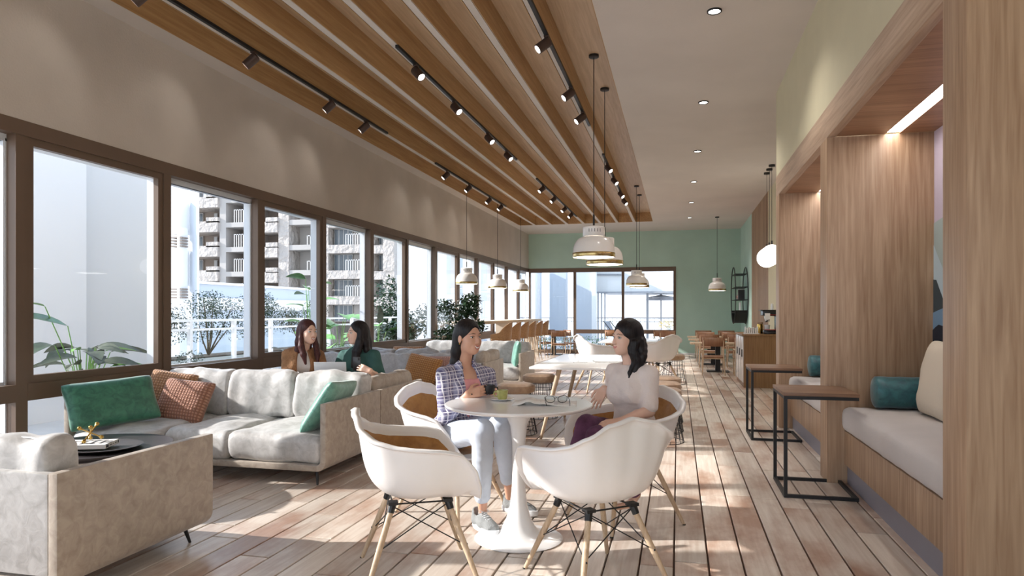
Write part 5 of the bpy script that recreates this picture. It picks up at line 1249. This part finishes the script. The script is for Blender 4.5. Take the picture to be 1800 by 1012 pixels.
M['plaid'] = plaid('plaid_cotton'); M['pink'] = plain('pink_cotton', (.72, .32, .33), .85, bump=.15, bscale=60); M['jeans_pale'] = plain('pale_denim', (.58, .64, .74), .85, bump=.15, bscale=300, var=.06, vscale=8)
M['knitbeige'] = plain('pale_pink_knit', (.80, .70, .655), .9, bump=.3, bscale=220, var=.05, vscale=14); M['jeans_purple'] = plain('purple_denim', (.13, .045, .105), .85, bump=.2, bscale=200, var=.5, vscale=9)
M['cardigan'] = plain('brown_knit', (.36, .185, .09), .95, bump=.5, bscale=110, var=.2, vscale=20); M['tee_white'] = plain('white_cotton', (.74, .72, .70), .85, bump=.1); M['tee_green'] = plain('dark_teal_cotton', (.035, .105, .095), .85, bump=.15, var=.12, vscale=8)
M['trouser_dark'] = plain('dark_trousers', (.05, .05, .06), .85); M['sneaker'] = plain('grey_mesh', (.24, .25, .25), .8, bump=.4, bscale=200, var=.12, vscale=30); M['sole'] = plain('white_sole', (.72, .73, .75), .6)

def hand(vol, wr, d, nrm, curl=.5, spread=.06, s=.93, thumb=1, k=.006):
    """palm, four unequal fingers with knuckle bends, thumb from the side of the palm; d points to the fingertips, nrm out of the back of the hand"""
    d = Vector(d).normalized(); n = Vector(nrm); n = (n - d * n.dot(d)).normalized(); a = d.cross(n) * thumb   # a points to the thumb side
    wr = Vector(wr); PL = .082 * s
    for j, (o, L) in enumerate(((.027, .070), (.009, .078), (-.009, .073), (-.026, .057))):
        o *= s; L *= s; kn = wr + d * PL * (1 - .05 * abs(j - 1)) + a * o; vol.cap(wr + a * o * .6, kn, .0135 * s, .0105 * s, .010)
        dd = (d + a * spread * (1.5 - j)).normalized(); ang = 0; p = kn
        for q, (fr, rr) in enumerate(((.44, .0088), (.31, .0078), (.25, .0068))):
            ang += curl * (.75, 1.1, .8)[q] * (1 + .08 * j); dr = dd * math.cos(ang) - n * math.sin(ang); e = p + dr * L * fr; vol.cap(p, e, rr * s, (rr - .0008) * s, .0025); p = e
    tb = wr + d * .020 * s + a * .020 * s; t1 = tb + (d * .55 + a * .75 - n * .25).normalized() * .038 * s; t2 = t1 + (d * .85 + a * .25 - n * (.35 + .3 * curl)).normalized() * .030 * s; t3 = t2 + (d * .9 - a * .05 - n * (.4 + .4 * curl)).normalized() * .022 * s
    vol.cap(tb, t1, .013 * s, .0105 * s, .008); vol.cap(t1, t2, .0098 * s, .009 * s, .003); vol.cap(t2, t3, .009 * s, .0075 * s, .003)
class Fr:
    def __init__(s, o, f, sc=1.0, up=UP): s.o = Vector(o); s.f = Vector(f).normalized(); s.r = s.f.cross(up).normalized(); s.u = s.r.cross(s.f).normalized(); s.s = sc
    def P(s, x, y, z): return s.o + (s.r * x + s.f * y + s.u * z) * s.s
    def ax(s): return (tuple(s.r), tuple(s.f), tuple(s.u))
def head(vol, F_):
    P, s, ax = F_.P, F_.s, F_.ax()
    e = lambda c, r, k=.02, mode='add': vol.ell(P(*c), [q * s for q in r], ax, k * s, mode)
    e((0, -.015, .034), (.072, .092, .083)); e((0, .030, -.030), (.058, .060, .083), .03); e((0, .058, -.090), (.024, .026, .022), .035)
    for x in (-1, 1):
        e((x * .036, .052, -.030), (.024, .026, .022), .025); e((x * .038, .012, -.066), (.014, .036, .020), .035)
        e((x * .032, .098, .004), (.017, .013, .010), .014, 'sub'); e((x * .073, -.008, -.012), (.008, .018, .030), .006); e((x * .079, -.004, -.010), (.005, .010, .018), .004, 'sub')
    vol.cap(P(-.034, .076, .022), P(.034, .076, .022), .010 * s, .010 * s, .016 * s)
    vol.chain([P(0, .086, .004), P(0, .100, -.018), P(0, .105, -.034)], [.0070 * s, .0075 * s, .0090 * s], .012 * s)
    for x in (-1, 1): e((x * .011, .098, -.037), (.008, .010, .007), .006)
    vol.cap(P(-.018, .080, -.062), P(.018, .080, -.062), .011 * s, .011 * s, .014 * s)
def face_parts(vol, F_, par, lipm, smile=1.0, open_=True, hairm='hair_black'):
    P, s, f = F_.P, F_.s, F_.f; back = -f
    def on(x, z, lift=0.0): return vol.hit(P(x, .16, z), back) + f * lift * s
    inv = Matrix.Translation(-par.location)
    def bld(b, nm, m): o = b.build(nm, m, par, True); o.matrix_parent_inverse = inv; return o
    def smooth(L):
        for _ in range(3): L = [L[0].lerp(L[1], .3)] + [(L[i - 1] + L[i] * 2 + L[i + 1]) / 4 for i in range(1, len(L) - 1)] + [L[-1].lerp(L[-2], .3)]
        return L
    w = .027 * (1 if open_ else .82); N = 13; xs_ = [(-1 + 2 * i / (N - 1)) for i in range(N)]
    upz = lambda t: -.0605 + .010 * smile * t * t - .0015 * math.cos(t * 5); loz = lambda t: (-.0795 if open_ else -.0665) + (.026 if open_ else .016) * smile * t * t
    b = MB(); b.tube(smooth([on(t * w, upz(t), .0) for t in xs_]), [(.0008 + .0030 * (1 - t * t)) * s for t in xs_], 8); b.tube(smooth([on(t * w, loz(t), .0) for t in xs_]), [(.0008 + .0040 * (1 - t * t)) * s for t in xs_], 8); bld(b, 'lips', lipm)
    if open_:
        b = MB(); top = smooth([on(t * w * .9, upz(t) - .001, .002) for t in xs_]); bot = smooth([on(t * w * .9, loz(t) + .002, .002) for t in xs_]); n = len(top); b.add([tuple(p) for p in top + bot], [(i, i + 1, n + i + 1, n + i) for i in range(n - 1)]); bld(b, 'teeth', 'teeth')
    for x in (-1, 1):
        c_ = on(x * .032, .002); ec = c_ - f * .0085 * s
        b = MB(); b.sphere(ec, .0118 * s, 16, 12, (1, 1, 1)); o = bld(b, 'eye', 'eyewhite')
        b = MB(); b.sphere(ec + f * .0070 * s, .0062 * s, 12, 8); q = b.build('iris', 'iris', o, True); 
        b = MB(); b.tube([on(x * (.032 + t * .0145), .0065 + .0028 * (1 - t * t) - .002 * max(0, t), .0006) for t in xs_], [(.0006 + .0012 * (1 - t * t * .6)) * s for t in xs_], 6); b.tube([on(x * (.032 + t * .0135), -.0035 + .0022 * t * t, .0002) for t in xs_], .0005 * s, 5); bld(b, 'eyelashes', 'iris')
        b = MB(); b.tube([on(x * (.033 + t * .018), .024 + .004 * (1 - t * t) - .003 * max(0, t), .0008) for t in xs_], [(.0007 + .0018 * (1 - max(0, t) ** 2) * (1 - .3 * t * t)) * s for t in xs_], 6); bld(b, 'eyebrow', hairm)
def shoe(par, heel, toe, z0, L_=.235):
    heel = Vector((heel.x, heel.y, z0)); d = Vector((toe.x - heel.x, toe.y - heel.y, 0)).normalized(); a = Vector((-d.y, d.x, 0)); inv = Matrix.Translation(-par.location)
    def q(x, y, z): return heel + d * x * L_ + a * y + UP * z
    v = Vol(np.minimum(q(-.1, -.08, 0), q(1.15, .08, 0)) - .03, np.maximum(q(-.1, .08, .12), q(1.15, -.08, .12)) + np.array((.05, .05, .06)), .0045)
    v.chain([q(.10, 0, .085), q(.12, 0, .045), q(.45, .0, .042), q(.85, .0, .030)], [.033, .034, .037, .034], .02); v.cap(q(.35, 0, .070), q(.72, 0, .042), .026, .028, .02); v.cap(q(.14, 0, .13), q(.17, 0, .085), .026, .024, .01, 'sub'); v.plane(q(0, 0, .022), (0, 0, -1)); u_ = v.mesh('shoe', 'sneaker', par)
    b = MB(); out = []
    for k in range(28):
        t = 2 * PI * k / 28; x = .48 + .56 * math.cos(t); wd = (.040 if math.cos(t) > 0 else .034) * (1 - .12 * math.exp(-((x - .5) / .15) ** 2)); out.append(q(x, wd * math.sin(t) * (1 + .1 * abs(math.sin(t))), 0))
    rr = [(1.0, .0), (1.04, .010), (1.02, .030)]; c0 = q(.48, 0, 0)
    for (sc, z) in rr: b.v += [tuple(c0 + (p - c0) * sc + UP * (z + .008 * max(0, ((p - c0).dot(d) / L_ / .56)) ** 3)) for p in out]
    for j in range(2): b.f += [(j * 28 + i, j * 28 + (i + 1) % 28, (j + 1) * 28 + (i + 1) % 28, (j + 1) * 28 + i) for i in range(28)]
    b.f += [tuple(reversed(range(28))), tuple(range(56, 84))]; o = b.build('sole', 'sole', u_, True); o.matrix_parent_inverse = Matrix.Identity(4)
    b = MB()
    for k in range(5):
        x = .34 + .075 * k; z = .098 - .010 * k; b.tube([v.hit(q(x, -.02, .16), -UP), v.hit(q(x + .03, 0, .16), -UP) + UP * .003, v.hit(q(x, .02, .16), -UP)], .0026, 6); b.tube([v.hit(q(x, .02, .16), -UP), v.hit(q(x + .06, -.02, .16), -UP)], .0022, 6)
    for sgn in (-1, 1):
        c_ = v.hit(q(.36, 0, .16), -UP); b.tube([c_, c_ + a * .022 * sgn + UP * .012, c_ + a * .036 * sgn + d * .01, c_ + a * .02 * sgn - UP * .002 + d * .012, c_], .0022, 6)
    o = b.build('laces', 'sole', u_, True)
    return u_
def person(label, sp):
    """sp: joints in room coordinates"""
    base = sp['pelvis'].copy(); base.z = sp.get('base', 0.0)
    t = thing('person', label, 'person', base)
    pts = [sp['head'], sp['pelvis'], sp['chest']] + [p for A in sp['arms'] for p in A[:3]] + [p for L in sp['legs'] for p in L[:3]]
    lo = np.min([np.array(p) for p in pts], 0) - np.array((.20, .20, .22)); hi = np.max([np.array(p) for p in pts], 0) + np.array((.20, .20, .20))
    h1, h2 = sp.get('h', (.0042, .0058)); s = sp['s']
    K = Vol(lo, hi, h1); Hf = Fr(sp['head'], sp['hf'], s, sp.get('hup', UP)); head(K, Hf)
    T = Fr(sp['chest'], sp['tf'], 1.0); ax = T.ax(); nb = sp['neck']
    def torso(V, off, low=True):
        V.ell(sp['chest'] + UP * .02, (.132 + off, .088 + off, .135 + off), ax, .03)
        for x in (-1, 1): V.ell(T.P(x * .055, .062, -.005), (.046 + off, .040 + off, .050 + off), ax, .035)
        sh = [A[0] for A in sp['arms']]; V.chain([sh[0], nb - UP * .035 - T.f * .02, sh[1]], [.034 + off, .043 + off, .034 + off], .03)
        mid = sp['chest'].lerp(sp['pelvis'], .6); V.ell(mid, (.112 + off, .082 + off, .13 + off), ax, .04)
        if low: V.ell(sp['pelvis'], (.145 + off, .112 + off, .105 + off), ax, .04)
    torso(K, -.004); K.cap(nb - UP * .02, Hf.P(0, -.022, -.055), .050 * s / .93, .046 * s / .93, .02)
    for A in sp['arms']:
        K.cap(A[0], A[1], .038, .033, .02); K.cap(A[1], A[1].lerp(A[2], .4), .033, .030, .015); K.cap(A[1].lerp(A[2], .4), A[2], .030, .0205, .01)
        hand(K, A[2], A[3]['d'], A[3]['n'], A[3].get('curl', .4), A[3].get('spread', .05), .93 * s / .9, A[3].get('thumb', 1))
    for L in sp['legs']:
        K.cap(L[0], L[1], .070, .048, .02); K.cap(L[1], L[1].lerp(L[2], .35), .048, .046, .02); K.cap(L[1].lerp(L[2], .35), L[2], .046, .026, .01)
        if len(L) > 3: K.cap(L[2], L[3], .026, .024, .01)
        if len(L) > 4: K.cap(L[3], L[4], .024, .018, .01)
    body = K.mesh('body', sp['skin'], t)
    face_parts(K, Hf, t, sp.get('lip', 'lip'), sp.get('smile', 1), sp.get('open', True), sp['hairm'])
    # ---- clothes
    for (nm, mat, fn) in sp['clothes']:
        V = Vol(lo, hi, h2); fn(V, torso, sp, T); V.mesh(nm, mat, t)
    V = Vol(np.array(sp['head']) - np.array((.22, .22, .5)), np.array(sp['head']) + .2, .0042); sp['hair'](V, Hf, sp); V.mesh('hair', sp['hairm'], t)
    return t, K, Hf
def sleeves(V, sp, off, frac, k=.015):
    for A in sp['arms']:
        V.cap(A[0], A[1], .042 + off, .037 + off, .02)
        if frac > 1:
            e = A[1].lerp(A[2], frac - 1); V.cap(A[1], e, .038 + off, .031 + off, k); V.plane_local = None
def trousers(V, torso, sp, T, off=.010, top=None, ext=None):
    V.ell(sp['pelvis'], (.148 + off, .115 + off, .105 + off), T.ax(), .03)
    for L in sp['legs']:
        V.cap(L[0], L[1], .074 + off, .052 + off, .02); e = L[1].lerp(L[2], sp.get('hem', .93)); V.cap(L[1], L[1].lerp(e, .4), .051 + off, .048 + off, .02); V.cap(L[1].lerp(e, .4), e, .048 + off, .034 + off, .008)
    V.wrinkle(.0016, 70, 1)
# ---- woman in plaid ---------------------------------------------------------
def w1_pink(V, torso, sp, T): torso(V, .004); V.plane(T.P(0, .0, .085), (T.f * .25 + UP)); V.wrinkle(.0012, 80, 2)
def w1_shirt(V, torso, sp, T):
    torso(V, .009); sleeves(V, sp, .008, 1.62); V.wrinkle(.0028, 62, 3)
    V.ell(T.P(.0, .13, .02), (.052, .11, .26), T.ax(), .01, 'sub'); V.cap(sp['neck'] + UP * .02, sp['neck'] + UP * .2, .062, .1, .01, 'sub'); V.ell(T.P(0, .12, .14), (.065, .09, .10), T.ax(), .01, 'sub')
    V.plane(sp['pelvis'] - UP * .075, -UP)
def straight_hair(L, wd=.062, front=False, tuck=True):
    def fn(V, H_, sp):
        P, s, ax = H_.P, H_.s, H_.ax(); e = lambda c, r, k=.015, mode='add': V.ell(P(*c), [q * s for q in r], ax, k * s, mode)
        e((0, -.020, .040), (.083, .100, .090)); e((0, -.055, -.02), (.078, .062, .09), .03)
        V.chain([P(0, -.07, .0), P(.0, -.090, -.10), P(0, -.098, -L * .7), P(0, -.105, -L)], [.060 * s, wd * s, wd * .85 * s, wd * .5 * s], .03)
        for x in (-1, 1): V.chain([P(x * .045, -.055, .0), P(x * .060, -.065, -.10), P(x * .062, -.080, -L * .75), P(x * .055, -.088, -L * .97)], [.036 * s, .034 * s, .030 * s, .012 * s], .02)
        e((0, .105, -.035), (.082, .085, .098), .008, 'sub'); e((0, .11, .02), (.058, .055, .070), .01, 'sub')
        if tuck:
            for x in (-1, 1): e((x * .092, .0, -.018), (.026, .026, .040), .006, 'sub')
    return fn
tf1 = RV * .55 + CV * .84
w1 = dict(head=W(824, 592.5, 4.05), hf=RV * .68 + CV * .73, s=.86, tf=tf1, chest=W(817, 683, 4.10), neck=W(814, 636, 4.10), pelvis=W(797, 756, 4.12), skin='skin_tan', hairm='hair_black',
          arms=[(W(781, 659, 4.00), W(783, 734, 3.98), W(822, 694, 3.93), dict(d=RV * .96 + UP * .28 - CV * .1, n=CV + UP * .35, curl=.34, spread=.03, thumb=-1)),
                (W(856, 659, 4.20), W(872, 728, 4.28), W(878, 694, 4.14), dict(d=CV * .9 - RV * .35 + UP * .2, n=RV + UP * .2, curl=.6, thumb=1))],
          legs=[(W(790, 765, 4.02), W(848, 757, 3.72), W(848, 884, 3.80), W(849, 905, 3.82)), (W(812, 760, 4.15), W(882, 744, 3.92), W(893, 850, 4.10), W(895, 872, 4.15))],
          hair=straight_hair(.235, .055), clothes=[('top', 'pink', w1_pink), ('shirt', 'plaid', w1_shirt), ('jeans', 'jeans_pale', trousers)], smile=1.1, hem=.90)
t1, K1, H1 = person('woman in an open plaid shirt and pale jeans holding a black mug', w1)
shoe(t1, W(836, 0, 3.86), W(882, 0, 3.62), .016, .235); shoe(t1, W(888, 0, 4.22), W(948, 0, 4.06), .002, .235)
# collar and earring
inv1 = Matrix.Translation(-t1.location); T1 = Fr(w1['chest'], tf1)
nb = w1['neck']
b = MB(); NC = 24; cc0 = nb + T1.f * .004 + UP * .004
for i in range(NC + 1):
    th = math.radians(-142 + 284 * i / NC); e_ = abs(i / NC * 2 - 1) ** 3; dv = -T1.f * math.cos(th) + T1.r * math.sin(th)
    b.v += [tuple(cc0 + dv * .052 + UP * (.030 - .034 * e_)), tuple(cc0 + dv * (.060) + UP * (.034 - .036 * e_)), tuple(cc0 + dv * (.088 + .006 * e_) + UP * (-.010 - .052 * e_) + T1.f * .02 * e_)]
for i in range(NC): b.f += [(3 * i, 3 * i + 3, 3 * i + 4, 3 * i + 1), (3 * i + 1, 3 * i + 4, 3 * i + 5, 3 * i + 2)]
o = b.build('collar', 'plaid', t1, True); o.matrix_parent_inverse = inv1; o.modifiers.new('s', 'SOLIDIFY').thickness = .004
b = MB()
for k in range(3): q_ = K1.hit(T1.P(.062, .25, .09 - .05 * k), -T1.f); b.sphere(q_ + T1.f * .012, .0048, 8, 6)
o = b.build('buttons', 'iris', t1, True); o.matrix_parent_inverse = inv1
p = W(860, 684.5, 3.97); mug = thing('mug', 'small black mug held by the woman in plaid', 'mug', p); b = MB(); b.lathe([(0, -.025), (.026, -.025), (.031, -.018), (.034, .027), (.031, .027), (.026, -.015), (0, -.018)], 28); b.build('body', 'blackplastic', mug, True); MB().tube([tuple(RV * .03 + UP * .015), tuple(RV * .048 + UP * .012), tuple(RV * .05 - UP * .006), tuple(RV * .028 - UP * .014)], .0045, 8).build('handle', 'blackplastic', mug, True)
# ---- woman in the pale knit top --------------------------------------------
def w2_top(V, torso, sp, T):
    torso(V, .013); 
    for A in sp['arms']: V.cap(A[0], A[1].lerp(A[0], .12), .052, .050, .02)
    V.wrinkle(.0022, 55, 5); V.cap(sp['neck'] + UP * .025, sp['neck'] + UP * .2, .056, .1, .01, 'sub'); V.plane(sp['pelvis'] - UP * .02, -UP)
def wavy_hair(V, H_, sp):
    P, s, ax = H_.P, H_.s, H_.ax(); e = lambda c, r, k=.015, mode='add': V.ell(P(*c), [q * s for q in r], ax, k * s, mode)
    e((0, -.022, .042), (.088, .104, .094)); e((0, -.06, -.03), (.085, .065, .10), .03)
    for j in range(9):
        x = -.075 + .15 * j / 8; y0 = -.055 - .05 * math.cos(x / .075 * 1.4); pts = []; rr = []
        for i in range(9):
            z = -.02 - .30 * i / 8 * (1 - .10 * abs(j - 4) / 4); pts.append(P(x * (1 + .25 * i / 8) + .010 * math.sin(i * 1.5 + j * 1.3), y0 + .008 * math.cos(i * 1.3 + j), z)); rr.append((.030 - .018 * (i / 8) ** 2) * s)
        V.chain(pts, rr, .012)
    # two locks fall forward over the near shoulder
    for (dx, dy, L_) in ((-.07, .0, .27), (-.085, -.02, .30)):
        pts = [P(dx + .006 * math.sin(i * 1.4), dy + .012 * math.sin(i * 1.2) + .04 * max(0, i / 8 - .5), -.03 - L_ * i / 8) for i in range(9)]; V.chain(pts, [(.022 - .015 * (i / 8) ** 2) * s for i in range(9)], .008)
    V.chain([P(.03 , -.09, -.20), P(.05, -.12, -.27), P(.05, -.16, -.33), P(.05, -.17, -.39)], [.028 * s, .022 * s, .014 * s, .005], .012)
    e((0, .112, -.035), (.085, .082, .100), .008, 'sub'); e((.0, .115, .018), (.056, .052, .066), .01, 'sub')
tf2 = -RV * .70 + CV * .72
w2 = dict(head=W(1101, 593.5, 4.0), hf=-RV * .90 + CV * .44, s=.86, tf=tf2, chest=W(1108, 688, 4.02), neck=W(1109, 638, 4.03), pelvis=W(1117, 760, 4.04), skin='skin_light', hairm='hair_black',
          arms=[(W(1142, 658, 3.93), W(1141, 722, 3.88), W(1088, 741, 3.76), dict(d=-RV * .8 - UP * .1 + CV * .2, n=UP * .8 + CV * .5, curl=.3, thumb=-1)),
                (W(1079, 654, 4.14), W(1079, 698, 4.28), W(1063, 683, 4.06), dict(d=-RV * .55 - UP * .8 + CV * .25, n=CV * .9 - RV * .4 + UP * .2, curl=.22, spread=.09, thumb=1))],
          legs=[(W(1110, 768, 4.10), W(1032, 748, 3.86), W(1003, 838, 3.80), W(990, 845, 3.72)), (W(1120, 772, 3.96), W(1050, 768, 3.74), W(1118, 868, 3.98), W(1110, 885, 3.96), W(1080, 892, 3.86))],
          hair=wavy_hair, clothes=[('knit_top', 'knitbeige', w2_top), ('jeans', 'jeans_purple', trousers)], smile=.8, open=False, lip='lip_soft')
t2, K2, H2 = person('woman with wavy black hair in a pale pink-beige top and purple jeans', w2)
inv2 = Matrix.Translation(-t2.location)
b = MB().sphere(H2.P(-.080, -.004, -.045), .006, 10, 8); o = b.build('earring', 'gold', t2, True); o.matrix_parent_inverse = inv2
o = MB().sphere(H1.P(.078, -.004, -.044), .0045, 10, 8).build('earring', 'gold', t1, True); o.matrix_parent_inverse = inv1
# ---- two women on the daybed ------------------------------------------------
def w3_tee(V, torso, sp, T): torso(V, .004); V.cap(sp['neck'] + UP * .02, sp['neck'] + UP * .2, .055, .1, .01, 'sub')
def w3_card(V, torso, sp, T):
    torso(V, .018); sleeves(V, sp, .016, 1.85); V.wrinkle(.003, 60, 7); V.ell(T.P(.0, .14, -.02), (.060, .12, .30), T.ax(), .01, 'sub'); V.cap(sp['neck'] + UP * .02, sp['neck'] + UP * .2, .065, .11, .01, 'sub')
def long_hair_front(L):
    base = straight_hair(L, .060, tuck=False)
    def fn(V, H_, sp):
        base(V, H_, sp); P, s = H_.P, H_.s
        for x in (-1, 1): V.chain([P(x * .068, -.01, .03), P(x * .078, .0, -.06), P(x * .085, .015, -.14), P(x * .080, .045, -.22), P(x * .070, .065, -L - .05)], [.020 * s, .024 * s, .030 * s, .030 * s, .012 * s], .012)
    return fn
tf3 = RV * .45 + CV * .9
w3 = dict(head=W(541, 583, 6.10), hf=RV * .78 + CV * .62, s=.90, tf=tf3, chest=W(530, 640, 6.16), neck=W(534, 612, 6.16), pelvis=W(528, 684, 6.22), skin='skin_light', hairm='hair_brown', base=.36,
          arms=[(W(507, 624, 6.12), W(506, 664, 6.05), W(548, 668, 5.95), dict(d=RV * .9 + CV * .2, n=UP, curl=.3, thumb=-1)), (W(559, 625, 6.24), W(570, 662, 6.2), W(576, 664, 6.02), dict(d=CV, n=UP, curl=.3, thumb=1))],
          legs=[(W(516, 690, 6.18), W(470, 688, 5.95), W(548, 697, 5.86)), (W(540, 690, 6.2), W(575, 690, 5.9), W(515, 697, 5.85))],
          hair=long_hair_front(.26), clothes=[('tee', 'tee_white', w3_tee), ('cardigan', 'cardigan', w3_card), ('trousers', 'trouser_dark', trousers)], smile=1.1, h=(.005, .0065), hem=1.0)
t3, K3, H3 = person('woman in a brown cardigan over a white tee, on the daybed', w3)
def w4_tee(V, torso, sp, T):
    torso(V, .016)
    for A in sp['arms']: V.cap(A[0], A[0].lerp(A[1], .95), .058, .072, .03)
    V.wrinkle(.003, 50, 9); V.cap(sp['neck'] + UP * .02, sp['neck'] + UP * .2, .062, .1, .01, 'sub')
def w4_hair(V, H_, sp):
    straight_hair(.24, .060, tuck=False)(V, H_, sp); P, s = H_.P, H_.s
    V.chain([P(-.070, -.015, .03), P(-.080, -.005, -.08), P(-.082, .02, -.18), P(-.075, .045, -.32)], [.022 * s, .030 * s, .034 * s, .018 * s], .012)
    V.chain([P(-.060, .0, .02), P(-.070, .02, -.08), P(-.060, .05, -.18), P(-.045, .07, -.34)], [.016 * s, .020 * s, .026 * s, .014 * s], .012)
tf4 = -RV * .40 + CV * .92
w4 = dict(head=W(628, 585, 6.16), hf=-RV * .84 + CV * .54, s=.88, tf=tf4, chest=W(630, 640, 6.22), neck=W(632, 612, 6.20), pelvis=W(633, 684, 6.26), skin='skin_light', hairm='hair_black', base=.36,
          arms=[(W(657, 626, 6.16), W(664, 663, 6.10), W(651, 652, 5.90), dict(d=-RV * .9 + UP * .35, n=CV + UP * .2, curl=.42, spread=.09, thumb=-1)), (W(606, 626, 6.30), W(592, 658, 6.26), W(600, 664, 6.05), dict(d=CV * .8 + RV * .3, n=UP, curl=.3, thumb=1))],
          legs=[(W(648, 690, 6.24), W(672, 688, 5.95), W(620, 697, 5.90)), (W(620, 690, 6.24), W(596, 690, 5.92), W(650, 697, 5.88))],
          hair=w4_hair, clothes=[('tee', 'tee_green', w4_tee), ('trousers', 'trouser_dark', trousers)], smile=1.0, h=(.005, .0065), hem=1.0)
t4, K4, H4 = person('woman in a dark green tee holding a phone, on the daybed', w4)
ph = thing('phone', 'black phone held up by the woman in green', 'phone', W(627, 642, 5.945), TH); o = MB().box(-.034, .034, -.004, .004, -.045, .075).build('phone_body', 'blackplastic', ph, bevel=.004); MB().box(.01, .028, -.006, -.004, .045, .068).build('camera_bump', 'black', o)
lp = thing('laptop', 'pale grey open laptop between the two seated women, its lid towards us', 'laptop', W(582, 672, 5.86), TH + .05)
b = MB(); b.box(-.135, .135, -.006, 0, 0, .185); o = b.build('lid', M['alu'], lp, bevel=.004); o.rotation_euler = (math.radians(-14) * -1, 0, 0); MB().box(-.135, .135, 0, .19, -.012, 0).build('keyboard_base', M['alu'], lp, bevel=.003)
